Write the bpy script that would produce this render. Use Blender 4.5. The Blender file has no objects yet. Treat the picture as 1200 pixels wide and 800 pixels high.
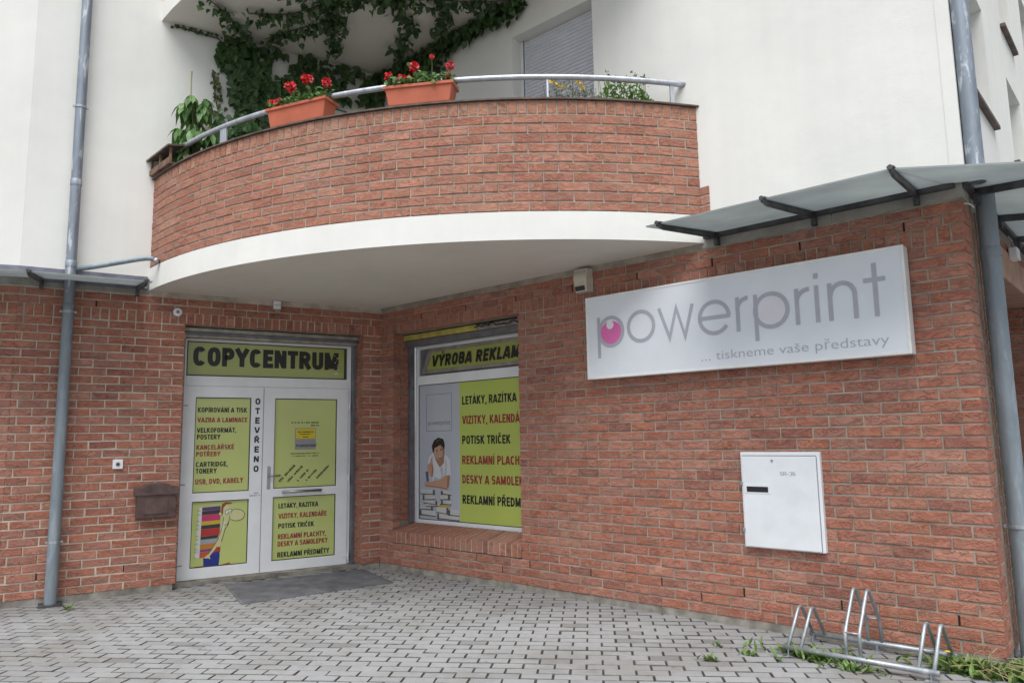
import bpy, bmesh, math, random
from mathutils import Vector, Matrix
R = math.radians
sc = bpy.context.scene
COL = sc.collection
rnd = random.Random(7)

# ------------------------------------------------------------------ camera
cam_d = bpy.data.cameras.new('camera'); cam = bpy.data.objects.new('camera', cam_d); COL.objects.link(cam)
sc.camera = cam
CAM = Vector((7.380, -5.767, 1.4446)); YAW, PIT, ROL = R(131.898), R(7.473), R(-0.972); FPX = 869.75
fw = Vector((math.cos(PIT)*math.cos(YAW), math.cos(PIT)*math.sin(YAW), math.sin(PIT)))
rt = Vector((math.sin(YAW), -math.cos(YAW), 0)); up = rt.cross(fw)
r2 = rt*math.cos(ROL) + up*math.sin(ROL); u2 = -rt*math.sin(ROL) + up*math.cos(ROL)
cam.matrix_world = Matrix(((r2.x, u2.x, -fw.x, CAM.x), (r2.y, u2.y, -fw.y, CAM.y), (r2.z, u2.z, -fw.z, CAM.z), (0, 0, 0, 1)))
cam_d.sensor_fit = 'HORIZONTAL'; cam_d.sensor_width = 36.0; cam_d.lens = FPX/1200*36
cam_d.clip_start = .05; cam_d.clip_end = 3000

def px(P):                       # only used to rank pieces by size in the picture
    d = Vector(P)-CAM; Z = d.dot(fw)
    if Z < .1: return None
    return (600+FPX*d.dot(r2)/Z, 400-FPX*d.dot(u2)/Z)

# ------------------------------------------------------------------ sky, sun, exposure
w = bpy.data.worlds.new('World'); sc.world = w; w.use_nodes = True
nt = w.node_tree; nt.nodes.clear()
SUN_EL, SUN_AZ = R(64), R(-58)   # azimuth measured from +x towards +y
sky = nt.nodes.new('ShaderNodeTexSky'); sky.sky_type = 'NISHITA'; sky.sun_disc = False
sky.sun_elevation = SUN_EL; sky.sun_rotation = R(90)-SUN_AZ
sky.air_density = 1.0; sky.dust_density = 1.5; sky.ozone_density = 1.0
hs = nt.nodes.new('ShaderNodeHueSaturation'); hs.inputs['Saturation'].default_value = .38
bg = nt.nodes.new('ShaderNodeBackground'); bg.inputs[1].default_value = .06
wo = nt.nodes.new('ShaderNodeOutputWorld')
nt.links.new(sky.outputs[0], hs.inputs['Color']); nt.links.new(hs.outputs[0], bg.inputs[0]); nt.links.new(bg.outputs[0], wo.inputs[0])
sun_d = bpy.data.lights.new('sun', 'SUN'); sun_d.energy = 1.5; sun_d.angle = R(52); sun_d.color = (1, .985, .955)
sun = bpy.data.objects.new('sun', sun_d); COL.objects.link(sun)
sdir = Vector((math.cos(SUN_EL)*math.cos(SUN_AZ), math.cos(SUN_EL)*math.sin(SUN_AZ), math.sin(SUN_EL)))
sun.rotation_euler = sdir.to_track_quat('Z', 'Y').to_euler()
sc.view_settings.view_transform = 'Standard'; sc.view_settings.look = 'None'
sc.view_settings.exposure = 1.40; sc.view_settings.gamma = 1; sc.view_settings.use_curve_mapping = False

# ------------------------------------------------------------------ materials
def nodes(name):
    m = bpy.data.materials.new(name); m.use_nodes = True
    t = m.node_tree; return m, t, t.nodes, t.links, t.nodes['Principled BSDF']
def noise(N, L, vec, scale, detail=4, rough=.55, dist=0):
    n = N.new('ShaderNodeTexNoise'); n.inputs['Scale'].default_value = scale; n.inputs['Detail'].default_value = detail
    n.inputs['Roughness'].default_value = rough; n.inputs['Distortion'].default_value = dist
    if vec is not None: L.new(vec, n.inputs['Vector'])
    return n
def ramp(N, L, src, stops, interp='LINEAR'):
    r = N.new('ShaderNodeValToRGB'); e = r.color_ramp.elements; r.color_ramp.interpolation = interp
    while len(e) < len(stops): e.new(.5)
    for q, (p, c) in zip(e, stops): q.position = p; q.color = (*c, 1) if len(c) == 3 else c
    L.new(src, r.inputs[0]); return r
def mix(N, L, fac, a, b, mode='MIX'):
    m = N.new('ShaderNodeMix'); m.data_type = 'RGBA'; m.blend_type = mode
    for i, v in ((0, fac), (6, a), (7, b)):
        if hasattr(v, 'node'): L.new(v, m.inputs[i])
        else: m.inputs[i].default_value = v if not isinstance(v, tuple) else (*v, 1)
    return m.outputs[2]
def bump(N, L, P, h, strength=.3, dist=.004):
    b = N.new('ShaderNodeBump'); b.inputs['Strength'].default_value = strength; b.inputs['Distance'].default_value = dist
    L.new(h, b.inputs['Height']); L.new(b.outputs[0], P.inputs['Normal']); return b
def grey(v): return (v, v, v)

def simple(name, col, rough=.5, metal=0, var=.06, scale=9, bmp=0, coat=0, spec=.5, stretch=None):
    m, t, N, L, P = nodes(name)
    g = N.new('ShaderNodeNewGeometry').outputs['Position']
    if stretch:
        mp = N.new('ShaderNodeMapping'); mp.inputs['Scale'].default_value = stretch; L.new(g, mp.inputs[0]); g = mp.outputs[0]
    n = noise(N, L, g, scale, 5)
    lo = tuple(max(0, c*(1-var*2)) for c in col); hi = tuple(c*(1+var) for c in col)
    r = ramp(N, L, n.outputs[0], [(.3, lo), (.65, hi)])
    L.new(r.outputs[0], P.inputs['Base Color'])
    P.inputs['Roughness'].default_value = rough; P.inputs['Metallic'].default_value = metal
    P.inputs['Specular IOR Level'].default_value = spec
    if coat: P.inputs['Coat Weight'].default_value = coat; P.inputs['Coat Roughness'].default_value = .03
    if bmp:
        n2 = noise(N, L, g, scale*9, 4); bump(N, L, P, n2.outputs[0], bmp, .003)
    return m

def brick_mat(name, cols, dark=.0):
    m, t, N, L, P = nodes(name)
    geo = N.new('ShaderNodeNewGeometry'); oi = N.new('ShaderNodeObjectInfo')
    ad = N.new('ShaderNodeMath'); ad.operation = 'ADD'; L.new(geo.outputs['Random Per Island'], ad.inputs[0]); L.new(oi.outputs['Random'], ad.inputs[1])
    fr = N.new('ShaderNodeMath'); fr.operation = 'FRACT'; L.new(ad.outputs[0], fr.inputs[0])
    k = len(cols)-1
    r = ramp(N, L, fr.outputs[0], [(i/k, c) for i, c in enumerate(cols)])
    pos = geo.outputs['Position']
    # each brick gets its own piece of the grain
    off = N.new('ShaderNodeVectorMath'); off.operation = 'SCALE'; off.inputs[3].default_value = 37.0
    cmb = N.new('ShaderNodeCombineXYZ'); L.new(fr.outputs[0], cmb.inputs[0]); L.new(fr.outputs[0], cmb.inputs[2]); L.new(cmb.outputs[0], off.inputs[0])
    av = N.new('ShaderNodeVectorMath'); av.operation = 'ADD'; L.new(pos, av.inputs[0]); L.new(off.outputs[0], av.inputs[1])
    mp = N.new('ShaderNodeMapping'); mp.inputs['Scale'].default_value = (1, 1, 2.2); L.new(av.outputs[0], mp.inputs[0])
    v = mp.outputs[0]
    big = noise(N, L, v, 9, 4, .6, .4); fine = noise(N, L, v, 110, 3, .7)
    crease = noise(N, L, v, 11, 3, .6, 1.1)
    cr = ramp(N, L, crease.outputs[0], [(.45, grey(1)), (.488, grey(.0)), (.512, grey(.0)), (.55, grey(1))])
    tone = ramp(N, L, big.outputs[0], [(.25, grey(.80)), (.55, grey(1.0)), (.8, grey(1.18))])
    c = mix(N, L, 1.0, r.outputs[0], tone.outputs[0], 'MULTIPLY')
    pn = noise(N, L, v, 6.5, 3, .55, .6); pa = ramp(N, L, pn.outputs[0], [(.50, grey(0)), (.66, grey(.55))]); c = mix(N, L, pa.outputs[0], c, (.36, .225, .165))
    pb = ramp(N, L, pn.outputs[0], [(.30, grey(.5)), (.44, grey(0))]); c = mix(N, L, pb.outputs[0], c, (.43, .165, .098))
    sp = ramp(N, L, fine.outputs[0], [(.3, grey(.78)), (.62, grey(1.08))])
    c = mix(N, L, .55, c, sp.outputs[0], 'MULTIPLY')
    cr2 = ramp(N, L, cr.outputs[0], [(0, grey(.40)), (1, grey(1))])
    patch = noise(N, L, v, 5, 2); pm = ramp(N, L, patch.outputs[0], [(.45, grey(0)), (.6, grey(1))])
    cm = N.new('ShaderNodeMath'); cm.operation = 'MULTIPLY'; cm.inputs[1].default_value = .46; L.new(pm.outputs[0], cm.inputs[0])
    c = mix(N, L, cm.outputs[0], c, mix(N, L, 1.0, c, cr2.outputs[0], 'MULTIPLY'))
    # pale lime bloom and grime, in world scale
    bl = noise(N, L, pos, 1.1, 5, .65); bm = ramp(N, L, bl.outputs[0], [(.52, grey(0)), (.8, grey(.30))])
    c = mix(N, L, bm.outputs[0], c, (.50, .37, .28))
    L.new(c, P.inputs['Base Color']); P.inputs['Roughness'].default_value = .88; P.inputs['Specular IOR Level'].default_value = .25
    hh = N.new('ShaderNodeMath'); hh.operation = 'MULTIPLY_ADD'; hh.inputs[1].default_value = .45; L.new(fine.outputs[0], hh.inputs[0]); L.new(cr.outputs[0], hh.inputs[2])
    h2 = N.new('ShaderNodeMath'); h2.operation = 'ADD'; L.new(hh.outputs[0], h2.inputs[0]); L.new(big.outputs[0], h2.inputs[1])
    bump(N, L, P, h2.outputs[0], .75, .006)
    return m

M = {}
M['brick'] = brick_mat('red_brick', [(0.393, 0.157, 0.108), (0.465, 0.199, 0.137), (0.417, 0.166, 0.115), (0.525, 0.25, 0.18), (0.393, 0.182, 0.138), (0.477, 0.192, 0.127), (0.441, 0.212, 0.16), (0.322, 0.135, 0.103), (0.453, 0.186, 0.124), (0.429, 0.173, 0.121)])
M['brick_balcony'] = brick_mat('balcony_brick', [(0.411, 0.178, 0.122), (0.455, 0.207, 0.144), (0.389, 0.166, 0.116), (0.489, 0.237, 0.169), (0.434, 0.192, 0.132), (0.344, 0.148, 0.108)])
M['brick_soldier'] = brick_mat('soldier_brick', [(0.465, 0.228, 0.152), (0.428, 0.205, 0.138), (0.521, 0.27, 0.185), (0.446, 0.219, 0.147), (0.391, 0.186, 0.128)])
M['mortar'] = simple('mortar', (.50, .44, .36), .95, var=.16, scale=7, bmp=.6)
M['mortar_grey'] = simple('grey_mortar', (.35, .305, .25), .95, var=.18, scale=7, bmp=.6)
M['hole'] = simple('dark_gap', (.012, .011, .010), .9)
M['concrete'] = simple('plinth_concrete', (.27, .25, .215), .92, var=.28, scale=6, bmp=.8)
M['conc_band'] = simple('band_concrete', (.33, .315, .28), .9, var=.16, scale=5, bmp=.5)
M['beam'] = simple('beam_paint', (.45, .28, .21), .85, var=.12, scale=6, bmp=.3)

def plaster(name, col):
    m, t, N, L, P = nodes(name)
    g = N.new('ShaderNodeNewGeometry').outputs['Position']
    n1 = noise(N, L, g, .9, 6, .62); r = ramp(N, L, n1.outputs[0], [(.3, tuple(c*.91 for c in col)), (.62, col)])
    mp = N.new('ShaderNodeMapping'); mp.inputs['Scale'].default_value = (3.5, 3.5, .25); L.new(g, mp.inputs[0])
    n2 = noise(N, L, mp.outputs[0], 1.6, 5, .6); s = ramp(N, L, n2.outputs[0], [(.35, grey(.972)), (.6, grey(1))])
    c = mix(N, L, 1., r.outputs[0], s.outputs[0], 'MULTIPLY'); L.new(c, P.inputs['Base Color'])
    P.inputs['Roughness'].default_value = .93; P.inputs['Specular IOR Level'].default_value = .2
    n3 = noise(N, L, g, 190, 4, .7); n4 = noise(N, L, g, 2.2, 3)
    a = N.new('ShaderNodeMath'); a.operation = 'MULTIPLY_ADD'; a.inputs[1].default_value = 3.5; L.new(n4.outputs[0], a.inputs[0]); L.new(n3.outputs[0], a.inputs[2])
    bump(N, L, P, a.outputs[0], .5, .005)
    return m
M['plaster'] = plaster('cream_plaster', (.81, .81, .77))
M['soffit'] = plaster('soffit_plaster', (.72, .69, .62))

def zinc(name, col, blotch, rough=.5, metal=.55):
    m, t, N, L, P = nodes(name)
    g = N.new('ShaderNodeNewGeometry').outputs['Position']
    mp = N.new('ShaderNodeMapping'); mp.inputs['Scale'].default_value = (6, 6, 1.3); L.new(g, mp.inputs[0])
    n = noise(N, L, mp.outputs[0], 2.6, 7, .68, .5)
    r = ramp(N, L, n.outputs[0], [(.3, tuple(c*.75 for c in col)), (.56, col), (.60, blotch), (.72, tuple(c*1.1 for c in blotch))])
    L.new(r.outputs[0], P.inputs['Base Color']); P.inputs['Metallic'].default_value = metal
    q = ramp(N, L, n.outputs[0], [(.3, grey(rough)), (.7, grey(rough+.2))]); L.new(q.outputs[0], P.inputs['Roughness'])
    return m
M['zinc'] = zinc('weathered_zinc', (.27, .31, .36), (.50, .53, .57))
M['zinc_low'] = zinc('dull_zinc', (.27, .315, .35), (.31, .355, .385), .55, .4)
M['galv'] = zinc('galvanised_steel', (.42, .45, .48), (.52, .55, .57), .42, .7)
M['rail'] = zinc('rail_steel', (.50, .53, .58), (.56, .59, .63), .35, .6)
M['dark_metal'] = simple('dark_metal', (.085, .085, .09), .45, .3, var=.25)
M['coping'] = simple('coping_sheet', (.12, .085, .07), .6, .2, var=.25)
M['flash'] = simple('flashing_sheet', (.20, .20, .25), .5, .5, var=.15)
M['chrome'] = simple('brushed_steel', (.38, .38, .38), .3, .9, var=.04)
M['pvc'] = simple('white_pvc', (.82, .84, .86), .32, var=.03, scale=4)
M['pvc_dark'] = simple('seal_rubber', (.03, .03, .035), .6)
M['sign_face'] = simple('sign_acrylic', (.74, .775, .815), .38, var=.02, scale=3)
M['sign_rim'] = simple('sign_rim', (.80, .80, .79), .4, var=.04)
M['sign_grey'] = simple('sign_grey', (.42, .425, .48), .4, var=.03)
M['pink'] = simple('sign_pink', (.72, .15, .42), .4, var=.05)
M['pale_pink'] = simple('sign_pale_pink', (.735, .71, .755), .4, var=.02)
M['cabinet'] = simple('cabinet_grp', (.79, .82, .85), .42, var=.035, scale=5)
M['black'] = simple('black_print', (.018, .018, .016), .45)
M['red'] = simple('red_print', (.32, .035, .04), .45)
M['ink'] = simple('faint_print', (.22, .23, .25), .5)
M['lamp'] = simple('beige_plastic', (.60, .56, .46), .45, var=.05)
M['mailbox'] = simple('brown_mailbox', (.115, .072, .064), .42, .2, var=.2)
M['lens'] = simple('dark_lens', (.02, .018, .025), .15)
M['slat'] = simple('shutter_slat', (.66, .67, .73), .4, var=.03)
M['steel_guide'] = simple('guide_rail', (.20, .20, .22), .45, .5, var=.12)
M['yellow_bar'] = simple('yellowed_profile', (.50, .42, .10), .5, var=.15)
M['old_alu'] = simple('old_aluminium', (.36, .34, .30), .45, .5, var=.18)
M['terracotta'] = simple('terracotta_plastic', (.50, .125, .060), .5, var=.08, scale=5)
M['soil'] = simple('soil', (.035, .025, .018), 1, bmp=.8)
M['wood'] = simple('old_wood', (.20, .12, .08), .85, var=.3, scale=10)
M['mat'] = simple('rubber_mat', (.15, .152, .165), .75, var=.2, scale=5, bmp=.4)
M['glass'] = None

def foil(name, col, grad=None):
    m, t, N, L, P = nodes(name)
    g = N.new('ShaderNodeNewGeometry').outputs['Position']
    n = noise(N, L, g, 1.8, 3); r = ramp(N, L, n.outputs[0], [(.3, tuple(c*.93 for c in col)), (.7, col)])
    L.new(r.outputs[0], P.inputs['Base Color']); P.inputs['Roughness'].default_value = .5
    P.inputs['Coat Weight'].default_value = .8; P.inputs['Coat Roughness'].default_value = .02
    return m
M['lime'] = foil('lime_foil', (.54, .61, .19))
M['lime_shaded'] = foil('lime_foil_shaded', (.36, .41, .09))  # same lime foil, with the shadow over the transoms put into its colour
M['lime_bright'] = foil('lime_foil_bright', (.50, .60, .12))
M['poster_grey'] = foil('poster_grey', (.50, .53, .60))
for k_, c_ in dict(skin_shade=(.36, .19, .125), shirt_shade=(.47, .49, .55), page_grey=(.40, .40, .40), hair_light=(.07, .055, .045), skin=(.55, .32, .22), hair=(.02, .016, .014), shirt=(.66, .68, .72), jeans=(.10, .11, .22), page=(.66, .66, .64), cover=(.10, .10, .11), face_dark=(.12, .06, .05),
                   b_purple=(.11, .05, .19), b_dark=(.04, .04, .045), b_pink=(.55, .04, .15), b_yellow=(.60, .42, .03), b_red=(.48, .03, .03), b_grey=(.36, .38, .42), b_orange=(.55, .22, .03),
                   b_violet=(.22, .07, .22), b_vermil=(.55, .10, .04), c_skin=(.62, .60, .30), c_line=(.05, .05, .02), c_hair=(.30, .07, .03), c_blue=(.02, .03, .24), c_white=(.7, .72, .7), c_red=(.4, .05, .02),
                   note_yellow=(.70, .55, .02), note_grey=(.30, .31, .33)).items():
    M[k_] = simple('print_'+k_, c_, .5, var=.02)

def leaf_mat(name, cols, trans=.25):
    m, t, N, L, P = nodes(name)
    geo = N.new('ShaderNodeNewGeometry'); oi = N.new('ShaderNodeObjectInfo')
    ad = N.new('ShaderNodeMath'); ad.operation = 'ADD'; L.new(geo.outputs['Random Per Island'], ad.inputs[0]); L.new(oi.outputs['Random'], ad.inputs[1])
    fr = N.new('ShaderNodeMath'); fr.operation = 'FRACT'; L.new(ad.outputs[0], fr.inputs[0])
    r = ramp(N, L, fr.outputs[0], [(i/(len(cols)-1), c) for i, c in enumerate(cols)])
    L.new(r.outputs[0], P.inputs['Base Color']); P.inputs['Roughness'].default_value = .45
    tr = N.new('ShaderNodeBsdfTranslucent'); L.new(r.outputs[0], tr.inputs[0])
    mx = N.new('ShaderNodeMixShader'); mx.inputs[0].default_value = trans
    out = N['Material Output']; L.new(P.outputs[0], mx.inputs[1]); L.new(tr.outputs[0], mx.inputs[2]); L.new(mx.outputs[0], out.inputs[0])
    return m
M['ivy'] = leaf_mat('vine_leaf', [(0.035, 0.081, 0.026), (0.065, 0.128, 0.039), (0.046, 0.1, 0.031), (0.088, 0.155, 0.047)])
M['bush'] = leaf_mat('bush_leaf', [(0.039, 0.111, 0.029), (0.065, 0.156, 0.039), (0.052, 0.13, 0.034)])
M['ivy_young'] = leaf_mat('young_vine_leaf', [(.10, .14, .03), (.14, .16, .04), (.08, .05, .03), (.12, .17, .04)])
M['leaf'] = leaf_mat('broad_leaf', [(0.075, 0.175, 0.044), (0.125, 0.25, 0.075), (0.1, 0.213, 0.056), (0.175, 0.312, 0.112)])
M['geranium'] = leaf_mat('geranium_leaf', [(.07, .16, .04), (.12, .22, .065), (.09, .19, .05), (.15, .26, .09)])
M['silver'] = leaf_mat('silver_leaf', [(.26, .29, .25), (.36, .38, .34), (.20, .24, .18)])
M['herb'] = leaf_mat('bright_leaf', [(.10, .22, .04), (.15, .28, .06), (.12, .24, .05)])
M['weed'] = leaf_mat('weed_leaf', [(.10, .21, .04), (.16, .26, .06), (.21, .29, .09), (.12, .20, .05), (.09, .18, .035)])
M['straw'] = leaf_mat('dry_stalk', [(.55, .47, .27), (.42, .36, .19), (.50, .44, .25)])
M['petal'] = leaf_mat('red_petal', [(.55, .012, .02), (.68, .03, .035), (.50, .01, .03)], .15)
M['yellow_petal'] = leaf_mat('yellow_petal', [(.75, .55, .02), (.8, .62, .05)], .15)
M['stem'] = simple('plant_stem', (.10, .12, .045), .8, var=.2)
M['vine_stem'] = simple('vine_stem', (.09, .065, .045), .9, var=.2)

m, t, N, L, P = nodes('frosted_canopy_glass')
g = N.new('ShaderNodeNewGeometry').outputs['Position']
n = noise(N, L, g, 1.4, 5, .6); r = ramp(N, L, n.outputs[0], [(.3, (.40, .43, .435)), (.7, (.54, .575, .575))])
tr = N.new('ShaderNodeBsdfTranslucent'); L.new(r.outputs[0], tr.inputs[0]); L.new(r.outputs[0], P.inputs['Base Color'])
P.inputs['Roughness'].default_value = .22
mx = N.new('ShaderNodeMixShader'); mx.inputs[0].default_value = .62
L.new(P.outputs[0], mx.inputs[1]); L.new(tr.outputs[0], mx.inputs[2]); L.new(mx.outputs[0], N['Material Output'].inputs[0])
M['glass'] = m
m, t, N, L, P = nodes('window_pane_glass'); P.inputs['Base Color'].default_value = (.05, .06, .07, 1); P.inputs['Roughness'].default_value = .04; P.inputs['Metallic'].default_value = 0
n = noise(N, L, N.new('ShaderNodeNewGeometry').outputs['Position'], 2, 3); bump(N, L, P, n.outputs[0], .02, .01)
M['pane'] = m

def paver_mat():
    m, t, N, L, P = nodes('paving_concrete')
    geo = N.new('ShaderNodeNewGeometry'); oi = N.new('ShaderNodeObjectInfo'); pos = geo.outputs['Position']
    ad = N.new('ShaderNodeMath'); ad.operation = 'ADD'; L.new(geo.outputs['Random Per Island'], ad.inputs[0]); L.new(oi.outputs['Random'], ad.inputs[1])
    fr = N.new('ShaderNodeMath'); fr.operation = 'FRACT'; L.new(ad.outputs[0], fr.inputs[0])
    r = ramp(N, L, fr.outputs[0], [(0, (0.277, 0.28, 0.284)), (.3, (0.303, 0.307, 0.312)), (.6, (0.288, 0.29, 0.295)), (.93, (.285, .29, .30)), (1, (.20, .195, .19))])
    n1 = noise(N, L, pos, .8, 6, .62, .3); s = ramp(N, L, n1.outputs[0], [(.36, (.80, .77, .72)), (.52, grey(1)), (.7, grey(1.07))])
    c = mix(N, L, 1., r.outputs[0], s.outputs[0], 'MULTIPLY')
    n2 = noise(N, L, pos, 160, 3, .7); s2 = ramp(N, L, n2.outputs[0], [(.3, grey(.84)), (.7, grey(1.1))]); c = mix(N, L, .7, c, s2.outputs[0], 'MULTIPLY')
    n3 = noise(N, L, pos, 13, 4, .6); s3 = ramp(N, L, n3.outputs[0], [(.32, grey(.84)), (.5, grey(1))]); c = mix(N, L, .7, c, s3.outputs[0], 'MULTIPLY')
    vo = N.new('ShaderNodeTexVoronoi'); vo.inputs['Scale'].default_value = 3.1; L.new(pos, vo.inputs['Vector']); s4 = ramp(N, L, vo.outputs['Distance'], [(.035, grey(.55)), (.06, grey(1))]); c = mix(N, L, .8, c, s4.outputs[0], 'MULTIPLY')
    n5 = noise(N, L, pos, 2.7, 5, .7, .8); s5 = ramp(N, L, n5.outputs[0], [(.62, grey(1)), (.76, (.74, .72, .68))]); c = mix(N, L, .8, c, s5.outputs[0], 'MULTIPLY')
    L.new(c, P.inputs['Base Color']); P.inputs['Roughness'].default_value = .86; P.inputs['Specular IOR Level'].default_value = .3
    bump(N, L, P, n2.outputs[0], .35, .003); return m
M['paver'] = paver_mat()
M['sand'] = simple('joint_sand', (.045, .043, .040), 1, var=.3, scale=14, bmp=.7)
M['flank'] = simple('paver_flank_shaded', (.12, .117, .112), 1, var=.25, scale=14)  # dark paver sides: joint dirt, plus the shade of deep gaps as colour
M['ground'] = simple('asphalt_ground', (.20, .195, .19), .95, var=.12, scale=.5, bmp=.5)

# ------------------------------------------------------------------ builders
ORG = {}
def frame(origin, right):
    x = Vector((right[0], right[1], 0)).normalized(); z = Vector((0, 0, 1)); y = z.cross(x)
    return Matrix(((x.x, y.x, 0, origin[0]), (x.y, y.y, 0, origin[1]), (0, 0, 1, origin[2] if len(origin) > 2 else 0), (0, 0, 0, 1)))
PHI = -16.66988
Adir = Vector((math.sin(R(PHI)), -math.cos(R(PHI)), 0))
FA = frame((0, 0), -Adir)                        # left wall: u = -distance from the inner corner
FB = frame((0, 0), (1, 0))                       # right wall
UB = 6.391
FC = frame((UB, 0), (0, 1))                      # side wall round the outer corner
SA = 3.81
ffl = Matrix.Rotation(R(-12), 3, 'Z') @ (-Adir)
FF = frame(Adir*SA, ffl)                         # facet left of the left wall, u negative
FW = Matrix.Identity(4)                          # world: (u, n, z) = (x, -y, z)

class MB:                                        # collects (u, n, z) geometry; n points out of the wall
    def __init__(s): s.v = []; s.f = []; s.m = []; s.cur = 0
    def add(s, vs, fs):
        b = len(s.v); s.v += [tuple(v) for v in vs]; s.f += [tuple(b+i for i in f) for f in fs]; s.m += [s.cur]*len(fs)
    def box(s, u0, u1, n0, n1, z0, z1, skip=''):
        vs = [(u0, n1, z0), (u1, n1, z0), (u1, n1, z1), (u0, n1, z1), (u0, n0, z0), (u1, n0, z0), (u1, n0, z1), (u0, n0, z1)]
        F = {'f': (0, 1, 2, 3), 'b': (5, 4, 7, 6), 'l': (4, 0, 3, 7), 'r': (1, 5, 6, 2), 't': (3, 2, 6, 7), 'd': (4, 5, 1, 0)}
        s.add(vs, [q for k, q in F.items() if k not in skip])
    def quad(s, a, b, c, d): s.add([a, b, c, d], [(0, 1, 2, 3)])
    def poly(s, pts, n): s.add([(p[0], n, p[1]) for p in pts], [tuple(range(len(pts)))])
    def prism(s, pts, n0, n1):                   # polygon in (u, z), counter-clockwise seen from outside
        k = len(pts); s.add([(p[0], n1, p[1]) for p in pts]+[(p[0], n0, p[1]) for p in pts],
            [tuple(range(k)), tuple(range(2*k-1, k-1, -1))]+[(i+k, (i+1) % k+k, (i+1) % k, i) for i in range(k)])
    def ell(s, cu, cz, ru, rz, n, k=20, a0=0, a1=360, rot=0):
        pts = []
        for i in range(k):
            a = R(a0+(a1-a0)*i/(k if a1-a0 >= 360 else k-1)); x, y = ru*math.cos(a), rz*math.sin(a)
            pts.append((cu+x*math.cos(rot)-y*math.sin(rot), cz+x*math.sin(rot)+y*math.cos(rot)))
        s.poly(pts, n)
    def stroke(s, pts, w, n, closed=False):      # flat ribbon of width w along (u, z) points
        k = len(pts); L_, R_ = [], []
        for i in range(k):
            if closed: a, b = Vector(pts[i-1]), Vector(pts[(i+1) % k]); 
            else: a, b = Vector(pts[max(0, i-1)]), Vector(pts[min(k-1, i+1)])
            p = Vector(pts[i]); d0 = (p-a) if (p-a).length > 1e-9 else (b-p); d1 = (b-p) if (b-p).length > 1e-9 else d0
            d0 = d0.normalized(); d1 = d1.normalized(); tn = d0+d1
            tn = tn.normalized() if tn.length > 1e-6 else d0
            q = Vector((-tn.y, tn.x)); l = w/2/max(.35, q.dot(Vector((-d0.y, d0.x))))
            L_.append(p+q*l); R_.append(p-q*l)
        vs = [(p.x, n, p.y) for p in R_]+[(p.x, n, p.y) for p in L_]
        s.add(vs, [(i, (i+1) % k, (i+1) % k+k, i+k) for i in range(k if closed else k-1)])
    def tube(s, pts, r, seg=10, cap=True):
        pts = [Vector(p) for p in pts]; k = len(pts); b = len(s.v); prev = None
        for i, p in enumerate(pts):
            d = (pts[min(k-1, i+1)]-pts[max(0, i-1)]).normalized()
            if prev is None: a = d.orthogonal().normalized()
            else: a = (prev-d*prev.dot(d)).normalized()
            prev = a; c = d.cross(a); rr = r[i] if isinstance(r, (list, tuple)) else r
            for j in range(seg):
                t = 2*math.pi*j/seg; q = p+a*rr*math.cos(t)+c*rr*math.sin(t); s.v.append(tuple(q))
        for i in range(k-1):
            for j in range(seg):
                s.f.append((b+i*seg+j, b+i*seg+(j+1) % seg, b+(i+1)*seg+(j+1) % seg, b+(i+1)*seg+j)); s.m.append(s.cur)
        if cap:
            s.f.append(tuple(b+j for j in range(seg-1, -1, -1))); s.m.append(s.cur)
            s.f.append(tuple(b+(k-1)*seg+j for j in range(seg))); s.m.append(s.cur)

def mesh_of(name, mb, mats, org=(0, 0, 0), smooth=False):
    me = bpy.data.meshes.new(name)
    me.from_pydata([(v[0]-org[0], -(v[1]-org[1]), v[2]-org[2]) for v in mb.v], [], mb.f)
    for mt in (mats if isinstance(mats, (list, tuple)) else [mats]): me.materials.append(mt)
    if isinstance(mats, (list, tuple)): me.polygons.foreach_set('material_index', mb.m)
    if smooth:
        me.polygons.foreach_set('use_smooth', [True]*len(me.polygons))
    me.update(); return me
def props(o, label=None, cat=None, group=None, kind=None):
    if label: o['label'] = label
    if cat: o['category'] = cat
    if group: o['group'] = group
    if kind: o['kind'] = kind
def thing(name, label, cat, fr, org, group=None):
    o = bpy.data.objects.new(name, None); COL.objects.link(o); o.empty_display_size = .1
    o.matrix_world = fr @ Matrix.Translation((org[0], -org[1], org[2])); ORG[o.name] = org
    props(o, label, cat, group); return o
def part(name, mb, mat, parent, bevel=0, smooth=False, label=None, kind=None, loc=None):
    org = ORG[parent.name]; o = bpy.data.objects.new(name, mesh_of(name, mb, mat, loc or org, smooth)); COL.objects.link(o)
    o.parent = parent; ORG[o.name] = loc or org
    if loc: o.location = (loc[0]-org[0], -(loc[1]-org[1]), loc[2]-org[2])
    if bevel:
        b = o.modifiers.new('bevel', 'BEVEL'); b.width = bevel; b.segments = 2; b.limit_method = 'ANGLE'; b.angle_limit = R(40)
    if smooth == 'auto':
        pass
    props(o, label, None, None, kind); return o
def solo(name, mb, mat, fr, label=None, cat=None, group=None, kind=None, org=(0, 0, 0), bevel=0, smooth=False):
    o = bpy.data.objects.new(name, mesh_of(name, mb, mat, org, smooth)); COL.objects.link(o)
    o.matrix_world = fr @ Matrix.Translation((org[0], -org[1], org[2])); ORG[o.name] = org
    if bevel:
        b = o.modifiers.new('bevel', 'BEVEL'); b.width = bevel; b.segments = 2; b.limit_method = 'ANGLE'; b.angle_limit = R(40)
    props(o, label, cat, group, kind); return o

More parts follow.
